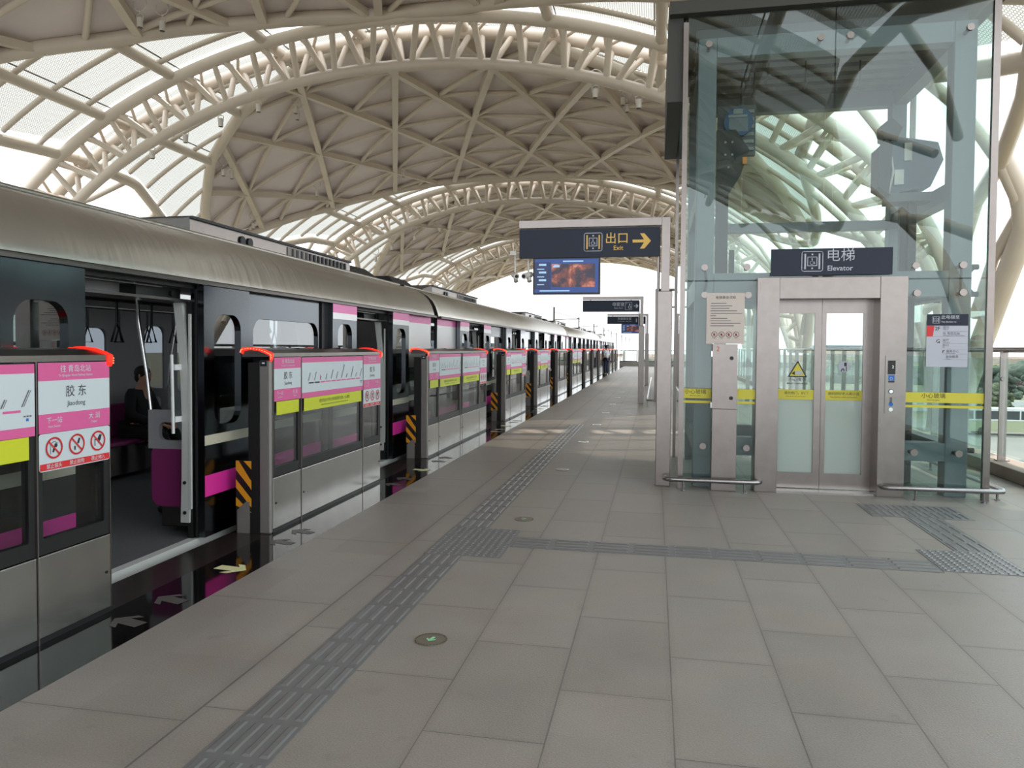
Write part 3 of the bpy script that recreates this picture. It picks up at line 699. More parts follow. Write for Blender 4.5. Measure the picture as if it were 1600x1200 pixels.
def route_map(root, y0, y1):
    fr = FX((0, 0, 0)); mb = MB(); d = .0055; w = y1 - y0
    mb.slab(fr, y0, y1, 1.405, 1.452, .001, .004, 0); mb.slab(fr, y0, y1, 1.134, 1.405, .001, .004, 1); mb.slab(fr, y0, y1, 1.086, 1.134, .001, .004, 0)
    n = 11; rng = random.Random(3)
    for k in range(n):
        u = y0 + w * (.09 + .86 * k / (n - 1)); u2 = y0 + w * (.09 + .86 * (k + .86) / (n - 1))
        if k < n - 1: mb.slab(fr, u, u2, 1.212, 1.224, .0045, d, 2 if k < 2 else 0)
        h = (.07, .075, .03, .05, .085, .065, .13, .04, .11, .04, .08)[k]
        for q in range(2): mb.loop(fr, [(u + q * .012 - .01, 1.24), (u + q * .012 - .01 + h * .55, 1.24 + h)], .007 - q * .003, d, 3, False)
        if k == 2: mb.pslab(fr, [(u - .01, 1.262), (u, 1.235), (u + .012, 1.262), (u, 1.292)], .0045, d, 0)
    for k in range(3): mb.slab(fr, y1 - .07 + k * .018, y1 - .058 + k * .018, 1.186, 1.194, .0045, d, 3)
    mb.slab(fr, y1 - .055, y1 - .04, 1.165, 1.180, .0045, d, 4)
    mb.build('route_map', ['pink', 'paper', 'ink', 'ink_soft', 'blue'], root)
def sticker(root, y0, y1, z0, z1, words=True):
    fr = FX((0, 0, 0)); mb = MB(); mb.slab(fr, y0, y1, z0, z1, .001, .003, 0); c = (y0 + y1) / 2
    if words:
        mb.text(fr, '请注意站台与列车之间的高度差与空隙，小心踏空。', c, z0 + (z1 - z0) * .52, .026, .004, 1, sx=.9)
        mb.text(fr, 'Please mind the gap between the train and the platform. Please watch your step.', c, z0 + (z1 - z0) * .25, .014, .004, 1)
    mb.build('notice_sticker', ['lime', 'ink'], root)
def make_gate(L, splits, joint=None, posters=True, name='platform_gate'):
    root = thing(name, 'x', 'platform gate', (GX, 0, 0), 'half-height platform edge gates'); OFF[root.name] = (0, 0, 0)
    fr = FX((0, 0, 0)); H = 1.462
    mb = MB(); mb.box(-.10, 0, 0, .045, .0, H - .03); mb.build('end_pillar', 'steel_satin', root, bevel=.012)
    mb = MB(); mb.box(-.20, -.10, .005, .05, .0, H - .05); mb.build('rubber_edge', 'rubber', root); mb = MB(); mb.box(-.20, -.10, L - .04, L - .002, .0, H - .05); mb.build('rubber_edge', 'rubber', root)
    mb = MB(); f4 = (V((0, 0, 0)), V((1, 0, 0)), V((0, 0, 1)), V((0, -1, 0))); mb.slab(f4, -.088, -.03, 1.385, 1.43, .001, .003, 0); mb.slab(f4, -.072, -.046, 1.405, 1.417, .003, .0035, 1); mb.build('number_plate', ['navy', 'white'], root)
    mb = MB(); hz = (V((-.24, -.01, 0)), V((1, 0, 0)), V((0, 0, 1)), V((0, -1, 0)))
    mb.pslab(hz, [(-.055, 0), (.055, 0), (.055, .26), (.02, .26), (-.055, .19)], -.008, .0, 0); mb.slab(hz, -.07, .07, .0, .6, -.012, -.008, 1)
    mb.pslab(hz, [(-.07, .60), (-.045, .60), (.07, .43), (.07, .36), (-.07, .56)], -.008, -.006, 2)
    for k in range(4):
        z = .60 - .15 * k; pts = [(-.07, z - .005), (.07, z - .165), (.07, z - .235), (-.07, z - .075)]
        pts = [(u, max(.17, v)) for u, v in pts]; mb.pslab(hz, pts, -.008, -.0065, 2)
    mb.pslab(hz, [(.0, .6), (.07, .6), (.07, .53)], -.008, -.0065, 2)
    mb.build('hazard_plate', ['steel_satin', 'black', 'hazard_yellow'], root)
    xs = [.045] + splits + [L]
    for a, b in zip(xs, xs[1:]):
        mb = MB(); mb.box(-.16, 0, a + .006, b - .006, .03, .455); mb.tube([(0, b - .04 if b == L else a + .05, .24), (.004, b - .04 if b == L else a + .05, .24)], .009, 10, 1); mb.build('base_panel', ['steel_gate', 'black'], root, bevel=.004)
        mb = MB(); mb.frame(fr, (a + .004, b - .004, .46, H - .005), (a + .045, b - .045, .54, H - .07), .008, -.05, -.008, 0); g = mb.build('pane_border', 'black', root)
        mb = MB(); mb.slab(fr, a + .04, b - .04, .535, H - .065, -.03, -.018); mb.build('glass_pane', 'glass_gate', root)
        mb = MB(); mb.slab(fr, a - .004, a + .004, .0, H, -.02, .004) if a > .05 else mb.slab(fr, a, a + .006, .46, H, -.02, .002); mb.build('joint_strip', 'steel', root)
    mb = MB(); mb.box(-.2, -.005, .05, L - .01, 0, .03); mb.build('foot_rail', 'black', root)
    mb = MB(); mb.slab(fr, L - .006, L, .03, H, -.16, .0); mb.build('end_cap', 'steel', root)
    # curved top cover
    pr_ = [(.006, H), (.006, H + .032), (-.03, H + .042), (-.10, H + .062), (-.18, H + .070), (-.24, H + .060), (-.25, H)]
    mb = MB(); n = len(pr_); vs_ = [(x, y, z) for y in (0, L) for x, z in pr_]
    mb.add(vs_, [(k, n + k, n + k + 1, k + 1) for k in range(n - 1)], 0, False); mb.add(vs_[:n], [tuple(range(n))]); mb.add(vs_[n:], [tuple(range(n - 1, -1, -1))])
    mb.add([(-.25, 0, H), (.006, 0, H), (.006, L, H), (-.25, L, H)], [(0, 1, 2, 3)]); mb.box(-.20, -.12, L * .5 - .5, L * .5 - .25, H + .062, H + .074, 1); mb.box(-.2, -.12, L - .85, L - .65, H + .062, H + .076, 1); mb.build('top_cover', ['steel', 'black'], root)
    for y, s_ in ((0, -1), (L, 1)):
        ya, yb = (y - .012, y + .03) if s_ < 0 else (y - .03, y + .012)
        path = [(.012, H - .012), (.014, H + .03), (-.03, H + .05), (-.10, H + .072), (-.18, H + .080), (-.25, H + .072), (-.262, H + .045)]
        inn = [(x * .9 - .008, z - .022) for x, z in path]
        mb = MB(); m = len(path); vs_ = [(x, y2, z) for y2 in (ya, yb) for x, z in path + inn[::-1]]; k2 = 2 * m
        fs = [(i, i + 1, k2 - 2 - i, k2 - 1 - i) for i in range(m - 1)]
        mb.add(vs_, [tuple(reversed(f)) for f in fs] + [tuple(k2 + q for q in f) for f in fs] + [(i, k2 + i, k2 + i + 1, i + 1) for i in range(m - 1)] + [(i, i + 1, k2 + i + 1, k2 + i) for i in range(m, k2 - 1)] + [(0, k2 - 1, 2 * k2 - 1, k2), (m - 1, k2 + m - 1, k2 + m, m)], 0)
        for (xa, za), (xb, zb) in zip(path, path[1:]):
            for q in range(3):
                t = (q + .5) / 3; x, z = xa + (xb - xa) * t, za + (zb - za) * t; yy = ya if s_ < 0 else yb
                mb.box(x - .006, x + .006, yy - .001 if s_ < 0 else yy, yy if s_ < 0 else yy + .001, z - .013, z - .007, 1)
        mb.build('warning_light', ['led', 'led_core'], root)
    if posters:
        if joint is None:
            station_sign(root, .06, splits[0] - .012); sticker(root, .10, splits[0] - .05, .975, 1.086, False)
            route_map(root, splits[0] + .012, splits[1] - .012); sticker(root, splits[0] + .05, splits[1] - .05, .968, 1.084)
            station_sign(root, splits[1] + .012, L - .01, warn=True)
        else:
            station_sign(root, .06, splits[0] - .012); sticker(root, .10, splits[0] - .05, .975, 1.086, False)
            route_map(root, splits[0] + .012, joint[0] - .012); sticker(root, splits[0] + .05, joint[0] - .05, .968, 1.084)
            route_map(root, joint[1] + .012, splits[3] - .012); sticker(root, joint[1] + .05, splits[3] - .05, .968, 1.084)
            station_sign(root, splits[3] + .012, L - .01, warn=True)
    return root
LS, LJ = 2.52, 3.71
g = make_gate(LS, [.55, 1.99]); gates = []
g.location = (GX, 1.285, 0); g['label'] = 'nearest platform gate section with route map and prohibition signs, left of the nearest open doorway'
def lab(k, t): return t
copy_tree(g, (GX, 5.65, 0), 'gate section with route map and hazard plate between the two nearest open doorways')
gj = make_gate(LJ, [.56, 1.80, 1.92, 3.15], joint=(1.80, 1.92)); gj.location = (GX, 10.0, 0); gj['label'] = 'long gate section with two route maps beside the first joint between train cars'
doors = [14.62 + 4.36 * k for k in range(4)]
for k, c in enumerate(doors[:2]): copy_tree(g, (GX, c + .92, 0), ['first short gate section with signs beyond the first car joint', 'second short gate section with signs beyond the first car joint'][k])
gp = make_gate(LS, [.55, 1.99], posters=False); gp.location = (GX, doors[2] + .92, 0); gp['label'] = 'third short gate section beyond the first car joint, with clear panes'
gjp = copy_tree(gj, (GX, 28.62, 0), 'long gate section beside the second joint between train cars')
far = []
for q, base in enumerate((33.23, 51.84)):
    for k in range(3): far.append(base + 4.36 * k + .92)
for k, y in enumerate(far[:3]): copy_tree(gp, (GX, y, 0), ORD[k].replace('nearest', 'first') + ' clear gate section beyond the second car joint')
gj2 = copy_tree(gj, (GX, 47.23, 0), 'long gate section at the third car joint, behind the standing guard')
for k, y in enumerate(far[3:]): copy_tree(gp, (GX, y, 0), ORD[k].replace('nearest', 'first') + ' clear gate section beyond the third car joint')

# ------------------------------------------------------------------ floor markings
def bars_tile(mb, x0, x1, y0, y1, n, along, tile=.286, z=.006):
    if along == 'y':
        w = (x1 - x0) / n; k = int(round((y1 - y0) / tile))
        for j in range(k):
            for i in range(n):
                c = x0 + w * (i + .5); a = y0 + (y1 - y0) * j / k + .02; b = y0 + (y1 - y0) * (j + 1) / k - .02
                mb.add([(c - .021, a, .003), (c + .021, a, .003), (c + .021, b, .003), (c - .021, b, .003), (c - .012, a + .012, .003 + z), (c + .012, a + .012, .003 + z), (c + .012, b - .012, .003 + z), (c - .012, b - .012, .003 + z)], [(4, 5, 6, 7), (0, 1, 5, 4), (1, 2, 6, 5), (2, 3, 7, 6), (3, 0, 4, 7)])
    else:
        w = (y1 - y0) / n; k = int(round((x1 - x0) / tile))
        for j in range(k):
            for i in range(n):
                c = y0 + w * (i + .5); a = x0 + (x1 - x0) * j / k + .02; b = x0 + (x1 - x0) * (j + 1) / k - .02
                mb.add([(a, c - .021, .003), (b, c - .021, .003), (b, c + .021, .003), (a, c + .021, .003), (a + .012, c - .012, .003 + z), (b - .012, c - .012, .003 + z), (b - .012, c + .012, .003 + z), (a + .012, c + .012, .003 + z)], [(4, 5, 6, 7), (0, 1, 5, 4), (1, 2, 6, 5), (2, 3, 7, 6), (3, 0, 4, 7)])
def dots(mb, x0, x1, y0, y1, p=.052):
    nx = int((x1 - x0) / p); ny = int((y1 - y0) / p)
    for i in range(nx):
        for j in range(ny):
            x = x0 + (x1 - x0) * (i + .5) / nx; y = y0 + (y1 - y0) * (j + .5) / ny
            lo = [(x + .017 * math.cos(R(60 * k)), y + .017 * math.sin(R(60 * k)), .003) for k in range(6)]; hi = [(x + .010 * math.cos(R(60 * k)), y + .010 * math.sin(R(60 * k)), .009) for k in range(6)]
            mb.add(lo + hi, [(6, 7, 8, 9, 10, 11)] + [(k, (k + 1) % 6, 6 + (k + 1) % 6, 6 + k) for k in range(6)])
def tactile(rects, bars, label, grp='grey tactile paving on the platform'):
    loc = (sum(rects[0][:2]) / 2, sum(rects[0][2:]) / 2, 0); mb = MB()
    bars(mb); mb.m = [1] * len(mb.f)
    for r in rects: mb.box(*r, 0.0, .0035)
    tag(mb.build('tactile_paving', ['tactile', 'tactile_bar'], loc=loc), label, 'tactile paving', grp)
tactile([(-1.68, -1.385, -1.2, 5.38)], lambda m: bars_tile(m, -1.68, -1.385, -1.2, 5.38, 4, 'y'), 'near run of grey tactile guide strip, from the dotted block towards the viewer')
tactile([(-1.68, -1.385, 6.24, 15.2)], lambda m: bars_tile(m, -1.68, -1.385, 6.24, 15.2, 4, 'y'), 'far run of grey tactile guide strip, beyond the dotted block, parallel to the gates')
tactile([(-1.69, -1.10, 5.38, 6.24)], lambda m: dots(m, -1.69, -1.10, 5.38, 6.24), 'dotted tactile block where the two guide strips meet, left of the elevator')
tactile([(-1.09, 2.0, 5.70, 6.02)], lambda m: bars_tile(m, -1.09, 2.0, 5.70, 6.02, 4, 'x', .30), 'crosswise tactile guide strip running in front of the elevator')
tactile([(2.01, 2.58, 5.74, 6.33)], lambda m: dots(m, 2.01, 2.58, 5.74, 6.33), 'dotted tactile block at the right end of the crosswise strip')
tactile([(2.29, 2.61, 6.33, 7.53)], lambda m: bars_tile(m, 2.29, 2.61, 6.33, 7.53, 4, 'y', .3), 'short tactile guide strip leading from the right block to the elevator')
tactile([(2.01, 2.89, 7.53, 8.10)], lambda m: bars_tile(m, 2.01, 2.89, 7.53, 8.10, 14, 'y', .3), 'wide ribbed tactile block in front of the elevator call panel')
mk = None
for k, y in enumerate((3.783, 6.656, 9.507, 12.39, 15.27, 18.15, 21.02, 23.94, 26.98)):
    lab_ = ['nearest steel exit marker disc with a pale green arrow, set in the paving', 'second steel marker disc, beside the dotted tactile block'][k] if k < 2 else ORD[k] + ' steel marker disc along the row in the paving'
    if mk is None:
        mk = thing('floor_marker', lab_, 'floor marker', (-1.143, y, 0), 'steel marker discs in a row in the paving')
        f = FZ((-1.143, y, 0)); mb = MB(); mb.disc(f, 0, 0, .085, 0, .005, 0, 28); mb.ring(f, 0, 0, .08, .01, .0062, 1, 28); mb.build('disc', ['marker_grey', 'chrome'], mk)
        mb = MB(); arrow(mb, f, 0, 0, .062, .3, .0065, 0, R(-105)); mb.build('arrow', 'arrow_green', mk)
    else: copy_tree(mk, (-1.143, y, 0), lab_)
dn = ['nearest', 'second', 'third', 'fourth']
def floor_arrow(x, y, L, ang, m, label):
    mb = MB(); f = FZ((x, y, 0)); arrow(mb, f, 0, 0, L, .38, .002, 0, ang); tag(mb.build('floor_arrow', m, loc=(x, y, 0)), label, 'floor arrow', 'boarding arrows on the black platform edge')
for j, c in enumerate((4.73, 9.09, 14.62, 18.98)):
    floor_arrow(-2.87, c - .02, .24, R(-8), 'arrow_pale', 'pale yellow alighting arrow in the middle of the %s doorway' % dn[j])
    for o, w in ((-1.06, 'first grey boarding arrow before'), (-.68, 'second grey boarding arrow before'), (.71, 'third grey boarding arrow, just past'), (1.06, 'fourth grey boarding arrow, farthest past')):
        floor_arrow(-2.88, c + o, .22, R(165), 'arrow_grey', '%s the middle of the %s doorway' % (w, dn[j]))

# ------------------------------------------------------------------ elevator
el = thing('elevator', 'glass elevator shaft with steel door frame and blue elevator sign', 'elevator', (1.83, 8.57, 0))
EY = 8.57; fe = FY((0, EY, 0))
def part(name, m, fn, parent=el, bevel=0, label=None):
    mb = MB(); fn(mb); o = mb.build(name, m, parent, bevel)
    if label: o['label'] = label
    return o
for x0, x1, z0, z1 in ((.315, 1.825, 2.31, 5.18), (1.835, 3.335, 2.31, 5.18), (.315, 1.08, .03, 2.295), (2.58, 3.335, .03, 2.295)):
    part('glass_panel', 'glass_green', lambda m: m.box(x0, x1, EY, EY + .014, z0, z1))
for xs in (.29, 3.365):
    for y0, y1 in ((8.6, 9.84), (9.85, 11.1)):
        for z0, z1 in ((.03, 2.295), (2.31, 5.18)): part('glass_panel', 'glass_green', lambda m: m.box(xs - .007, xs + .007, y0, y1, z0, z1))
for x0, x1 in ((.315, 1.16), (1.17, 2.25), (2.26, 3.335)): part('glass_panel', 'glass_green', lambda m: m.box(x0, x1, 11.1, 11.114, .03, 5.18))
for x0, x1, y0, y1 in ((.262, .316, 8.55, 8.60), (3.335, 3.40, 8.55, 8.60), (.262, .316, 11.09, 11.13), (3.335, 3.40, 11.09, 11.13)):
    part('corner_post', 'steel', lambda m: m.box(x0, x1, y0, y1, .0, 5.12))
TE = 'teal'
for x0, x1, y0, y1 in ((.43, .63, 8.72, 8.92), (3.03, 3.25, 8.72, 8.92), (.43, .63, 10.85, 11.05), (3.03, 3.22, 10.85, 11.05)):
    part('frame_column', TE, lambda m: m.box(x0, x1, y0, y1, 0, 5.0), bevel=.01)
for z0, z1 in ((4.78, 5.0), (2.12, 2.40), (.37, .57)):
    part('frame_beam', TE, lambda m: (m.box(.63, 1.08 if z0 < 1 else 3.03, 8.72, 8.90, z0, z1), m.box(2.58, 3.03, 8.72, 8.90, z0, z1) if z0 < 1 else None), bevel=.008) if z0 > 1 else [part('frame_beam', TE, lambda m: m.box(a, b, 8.72, 8.90, z0, z1), bevel=.008) for a, b in ((.63, 1.08), (2.58, 3.03))]
for z0, z1 in ((4.80, 5.08), (3.17, 3.29), (2.12, 2.30), (.30, .5)): part('frame_beam', TE, lambda m: m.box(.63, 3.03, 10.87, 11.03, z0, z1))
for xa, xb in ((.44, .6), (3.06, 3.22)):
    for z0, z1 in ((4.80, 5.0), (3.17, 3.36), (2.12, 2.38), (.37, .55)): part('frame_beam', TE, lambda m: m.box(xa, xb, 8.92, 10.85, z0, z1))
def roofm(m):
    m.box(.11, 3.52, 8.50, 11.3, 5.20, 5.34, 0)
    for k in range(7): m.box(.42, 3.25, 8.98 + k * .30, 9.14 + k * .30, 5.0, 5.20, 1)
part('roof', ['roof_dark', 'teal_dark'], roofm)
part('side_fascia', 'roof_dark', lambda m: m.box(.095, .262, 8.62, 11.2, 4.29, 5.20))
for x, y in ((1.25, 9.3), (1.15, 9.75), (1.05, 10.2), (1.72, 9.6), (2.35, 9.7)): part('ceiling_hook', 'machine_dark', lambda m: (m.tube([(x, y, 5.05), (x, y, 4.72), (x - .03, y, 4.66)], .012, 6)))
# door frame and leaves
part('door_frame', 'steel', lambda m: m.box(1.078, 1.31, 8.545, 8.83, 0, 2.332), bevel=.004)
part('door_frame', 'steel', lambda m: m.box(2.318, 2.584, 8.545, 8.83, 0, 2.332), bevel=.004)
part('door_header', 'steel', lambda m: (m.box(1.31, 2.318, 8.55, 8.83, 2.10, 2.33, 0), m.box(1.31, 2.318, 8.57, 8.83, 2.085, 2.10, 1)), el) if False else part('door_header', 'steel', lambda m: m.box(1.31, 2.318, 8.55, 8.83, 2.10, 2.33), bevel=.004)
part('door_sill', 'chrome', lambda m: m.box(1.31, 2.318, 8.60, 8.86, -.002, .012))
for k, (x0, x1, gx0, gx1) in enumerate(((1.25, 1.792, 1.35, 1.722), (1.796, 2.36, 1.842, 2.222))):
    f = FY((0, 8.79, 0)); mb = MB(); mb.frame(f, (x0, x1, .02, 2.10), (gx0, gx1, .19, 1.955), .008, -.04, 0)
    lf = mb.build('door_leaf', 'steel', el)
    part('clear_pane', 'glass_door', lambda m: m.slab(f, gx0 - .01, gx1 + .01, 1.11, 1.965, -.025, -.012), lf)
    part('frosted_pane', 'glass_frost', lambda m: m.slab(f, gx0 - .01, gx1 + .01, .18, 1.0, -.025, -.012), lf)
    def tape(m):
        m.slab(f, gx0 - .01, gx1 + .01, 1.0, 1.11, -.02, -.008, 0); c = (gx0 + gx1) / 2
        m.text(f, ('请勿倚门、扒门' if k == 0 else '请照顾好老人和小孩'), c, 1.06, .026, -.007, 1); m.text(f, 'Please do not lean on the door' if k == 0 else 'Please look after children and the elderly', c, 1.03, .012, -.007, 1)
    part('warning_tape', ['tape_yellow', 'ink'], tape, lf)
    def stick(m):
        c = (gx0 + gx1) / 2 + (.02 if k == 0 else .0)
        if k == 0:
            t = [(c - .10, 1.255), (c + .085, 1.255), (c - .005, 1.42)]
            m.pslab(f, t, -.010, -.008, 0); m.loop(f, t, .012, -.007, 1); m.slab(f, c - .03, c + .045, 1.275, 1.315, -.007, -.006, 2); m.pslab(f, [(c - .07, 1.29), (c - .035, 1.315), (c - .035, 1.272)], -.007, -.006, 1)
            m.text(f, '小心夹手', c - .005, 1.205, .034, -.007, 1); m.text(f, 'MIND YOUR HAND', c - .005, 1.17, .018, -.007, 1, bold=.01)
        else:
            m.disc(f, c, 1.37, .062, -.010, -.008, 2, 28); m.slab(f, c - .0, c + .025, 1.375, 1.415, -.0075, -.007, 1); m.loop(f, [(c - .03, 1.32), (c - .02, 1.345), (c - .005, 1.345), (c + .0, 1.32)], .010, -.007, 1, False); m.loop(f, [(c + .022, 1.37), (c + .022, 1.32)], .008, -.007, 1, False)
    part('pinch_sticker' if k == 0 else 'round_sticker', ['tape_yellow', 'ink', 'sign_grey'], stick, lf)
part('door_fascia', 'steel_dark', lambda m: (m.box(1.30, 2.33, 8.84, 8.86, 1.985, 2.10)))
# signs and panels on the front
def esign(m):
    f = FY((0, 8.53, 0)); m.slab(f, 1.212, 2.424, 2.35, 2.632, -.02, 0, 0)
    elevator_icon(m, f, 1.63, 2.495, .21, .002, 1, 1, 1); m.text(f, '电梯', 1.785, 2.505, .105, .002, 1, 'l'); m.text(f, 'Elevator', 1.785, 2.395, .055, .002, 1, 'l', .010)
part('elevator_sign', ['navy', 'sign_grey'], esign, label='dark blue elevator sign over the door')
def nplate(m):
    f = FY((0, 8.555, 0)); m.slab(f, .548, .95, 1.612, 2.168, -.006, 0, 0); m.text(f, '电梯乘坐须知', .75, 2.105, .026, .001, 1, bold=.004)
    rng = random.Random(5)
    for k in range(10): m.slab(f, .59 + (.0 if k % 2 else .004), .59 + (.17, .23, .20, .28, .335, .06, .18, .22, .32, .25)[k], 2.05 - .0272 * k, 2.058 - .0272 * k, .0005, .001, 2)
    for k in range(4):
        u = .634 + .077 * k; m.ring(f, u, 1.713, .030, .005, .001, 1, 18); m.loop(f, [(u - .022, 1.735), (u + .022, 1.691)], .005, .0015, 3, False); m.slab(f, u - .010, u + .008, 1.70, 1.725, .0004, .0008, 1); m.slab(f, u - .016, u + .016, 1.668, 1.672, .0005, .001, 2)
part('notice_plate', ['silver_paper', 'ink', 'ink_soft', 'red'], nplate)
cb = part('control_cabinet', 'steel', lambda m: m.box(.618, .88, 8.50, 8.56, 0, .9), bevel=.004)
def cdoor(m):
    m.box(.616, .878, 8.485, 8.56, .903, 1.607, 0); f = FY((0, 8.484, 0))
    for z in (1.455, 1.02): m.disc(f, .815, z, .021, 0, .006, 1, 16)
    m.text(f, '2', .655, 1.53, .055, .001, 2, 'l'); 
    for z in (1.50, .94): m.box(.600, .616, 8.50, 8.53, z - .03, z + .03, 3)
part('cabinet_door', ['steel', 'black', 'red', 'chrome'], cdoor, cb)
def cpanel(m):
    f = FY((0, 8.543, 0)); m.slab(f, 2.378, 2.505, .89, 1.495, -.005, .008, 0); m.slab(f, 2.40, 2.475, 1.30, 1.445, .008, .010, 1); m.slab(f, 2.408, 2.468, 1.235, 1.292, .008, .0095, 2); m.slab(f, 2.408, 2.468, 1.215, 1.232, .008, .0095, 1)
    for z in (1.12, .93): m.disc(f, 2.437, z, .02, .008, .013, 3, 18)
    m.ring(f, 2.437, 1.12, .022, .006, .0135, 4, 18); m.disc(f, 2.437, .985, .022, .008, .0095, 2, 18); m.slab(f, 2.425, 2.449, 1.0, 1.06, .008, .0095, 4); m.text(f, '2', 2.45, 1.365, .03, .0105, 3)
    m.ring(f, 2.436, 1.257, .012, .004, .010, 5, 12)
part('call_panel', ['steel', 'black', 'blue', 'chrome', 'steel_dark', 'white'], cpanel)
def info(m):
    f = FY((0, 8.562, 0)); m.slab(f, 2.775, 3.168, 1.384, 1.932, -.004, 0, 0); m.slab(f, 2.775, 3.168, 1.813, 1.932, 0, .002, 1)
    elevator_icon(m, f, 2.862, 1.873, .072, .0035, 0, 0, 0); m.text(f, '此电梯至', 2.91, 1.885, .032, .003, 0, 'l', .004); m.text(f, 'This Elevator to', 2.91, 1.845, .016, .003, 0, 'l', .012)
    m.pslab(f, [(2.775, 1.70), (2.834, 1.70), (2.848, 1.811), (2.775, 1.811)], 0, .002, 2)
    m.text(f, '2F', 2.853, 1.765, .038, .003, 3, 'l', .01); m.text(f, 'G', 2.868, 1.633, .038, .003, 3, 'l', .01)
    for u, z, a, b in ((2.93, 1.785, '站台', 'Platform'), (2.93, 1.722, '往 青岛北站', 'To Qingdao North Railway Station'), (2.93, 1.652, '站厅', 'Concourse'), (2.93, 1.60, '出口', 'Exit'), (2.965, 1.536, '服务中心', 'Service Center'), (2.965, 1.48, '自动售票', 'Ticket')):
        m.text(f, a, u, z, .022, .003, 4, 'l'); m.text(f, b, u, z - .016, .0105, .003, 4, 'l')
    for z in (1.755, 1.701, 1.63, 1.57, 1.518, 1.46): m.slab(f, 2.78 if z == 1.701 else 2.93, 3.163, z, z + .0015, 0, .001, 4)
    m.slab(f, 2.93, 2.936, 1.53, 1.552, 0, .003, 3); m.slab(f, 2.93, 2.95, 1.55, 1.556, 0, .003, 3)
part('destination_sign', ['sign_grey', 'navy', 'red', 'ink', 'ink_soft'], info)
for a, b, t in ((.317, .612, True), (.882, 1.076, False), (2.586, 3.334, True)):
    def tp(m):
        f = FY((0, 8.566, 0)); m.slab(f, a, b, 1.008, 1.115, -.001, 0, 0); m.slab(f, a, b, .955, .982, -.001, 0, 0)
        if t: u = a + (b - a) * (.42 if a < 1 else .36); m.text(f, '小心玻璃', u, 1.06, .042, .001, 1); m.text(f, 'Mind the glass', u, 1.03, .015, .001, 1)
    part('warning_tape', ['tape_yellow', 'ink'], tp)
for x, z in ((.534, 4.877), (1.683, 4.868), (1.974, 4.867), (3.123, 4.866), (.522, 2.45), (3.109, 2.44), (.526, 2.148), (.986, 2.144), (2.677, 2.153), (3.115, 2.156), (.53, .477), (.993, .471), (2.683, .48), (3.112, .481), (.97, 2.45), (2.66, 2.44)):
    part('glass_bolt', ['steel', 'machine_dark'], lambda m: (m.tube([(x, EY - .012, z), (x, EY + .03, z)], .036, 16), m.tube([(x, EY + .03, z), (x, 8.73, z - .01)], .02, 8, 1)))
for x in (.524, 3.11):
    part('spider_arm', 'machine_dark', lambda m: m.tube([(x, 8.62, 2.45), (x + .03, 8.70, 2.30), (x, 8.62, 2.15)], .014, 6))
for xs, y0 in ((3.345, 8.9), (3.345, 10.0)):
    for z in (2.16, 2.45, .48): part('side_fitting', 'machine_dark', lambda m: (m.tube([(xs - .13, y0, 2.3 if z > 1 else z), (xs, y0, z)], .014, 6), m.tube([(xs - .03, y0, z), (xs + .03, y0, z)], .03, 10)))
for x, y, w in ((.78, 9.6, .07), (2.86, 9.55, .09)):
    part('guide_rail', 'machine_dark', lambda m: (m.box(x - w, x + w, y - .03, y + .03, 0, 3.9), m.box(x - .015, x + .015, y - .09, y, 0, 3.9)))
def motor(m):
    f = FY((0, 9.55, 0))
    m.box(.72, 1.16, 9.62, 9.72, 3.92, 4.52, 2)
    for k in range(6): m.box(.98, 1.14, 9.60, 9.63, 3.97 + k * .09, 4.01 + k * .09, 3)
    m.disc(f, .95, 4.30, .17, -.05, .03, 0, 26); m.slab(f, .84, 1.06, 4.18, 4.34, .03, .035, 1); m.slab(f, .89, 1.0, 4.39, 4.45, .03, .036, 3); m.slab(f, .83, 1.05, 4.35, 4.38, .035, .037, 3)
    m.pslab(f, [(.70, 4.2), (.92, 4.2), (1.08, 3.95), (.98, 3.65), (.80, 3.35), (.80, 2.2), (.70, 2.2)], -.05, .05, 4); m.slab(f, 1.0, 1.05, 3.78, 3.86, .05, .08, 5)
    for x, z in ((.80, 4.05), (.88, 4.05), (.80, 3.9), (.88, 3.9), (.84, 3.75)): m.disc(f, x, z, .014, .05, .06, 3, 8)
    m.slab(f, .86, .92, 2.3, 2.75, .05, .09, 4)
part('hoist_motor', ['motor_blue', 'teal', 'teal_dark', 'grille', 'machine_dark', 'orange'], motor)
def mach(m):
    f = FY((0, 9.5, 0))
    m.pslab(f, [(2.62, 3.35), (3.05, 3.42), (3.18, 3.72), (3.12, 3.92), (2.72, 4.0), (2.62, 3.95)], -.25, .1, 0)
    m.pslab(f, [(2.48, 3.42), (2.60, 3.34), (2.63, 3.92), (2.56, 3.96), (2.48, 3.88)], -.15, .16, 1)
    m.pslab(f, [(2.53, 3.98), (2.68, 3.95), (2.74, 4.10), (2.62, 4.22), (2.52, 4.14)], -.1, .12, 1)
    m.slab(f, 2.62, 3.1, 3.26, 3.36, -.2, .12, 2); m.slab(f, 2.66, 2.76, 3.45, 3.62, .1, .13, 3); m.slab(f, 2.76, 2.84, 3.72, 3.92, .1, .13, 3)
    m.tube([(2.6, 9.38, 3.9), (2.64, 9.36, 3.6), (2.6, 9.38, 3.35)], .02, 6, 3)
    m.bar((2.95, 9.5, 3.0), (2.95, 9.5, 3.3), .5, .3, 1)
part('traction_machine', ['machine', 'machine_dark', 'teal_dark', 'steel'], mach)
def guard(label, path, legs, loc, r=.025):
    t = thing('guard_rail', label, 'guard rail', loc, 'low steel guard rails'); mb = MB(); mb.tube(path, r, 10); mb.build('rail', 'rail_steel', t)
    for x, y in legs: part('leg', 'rail_steel', lambda m: (m.tube([(x, y, 0), (x, y, path[1][2])], .013, 8), m.tube([(x, y, 0), (x, y, .006)], .03, 10)), t)
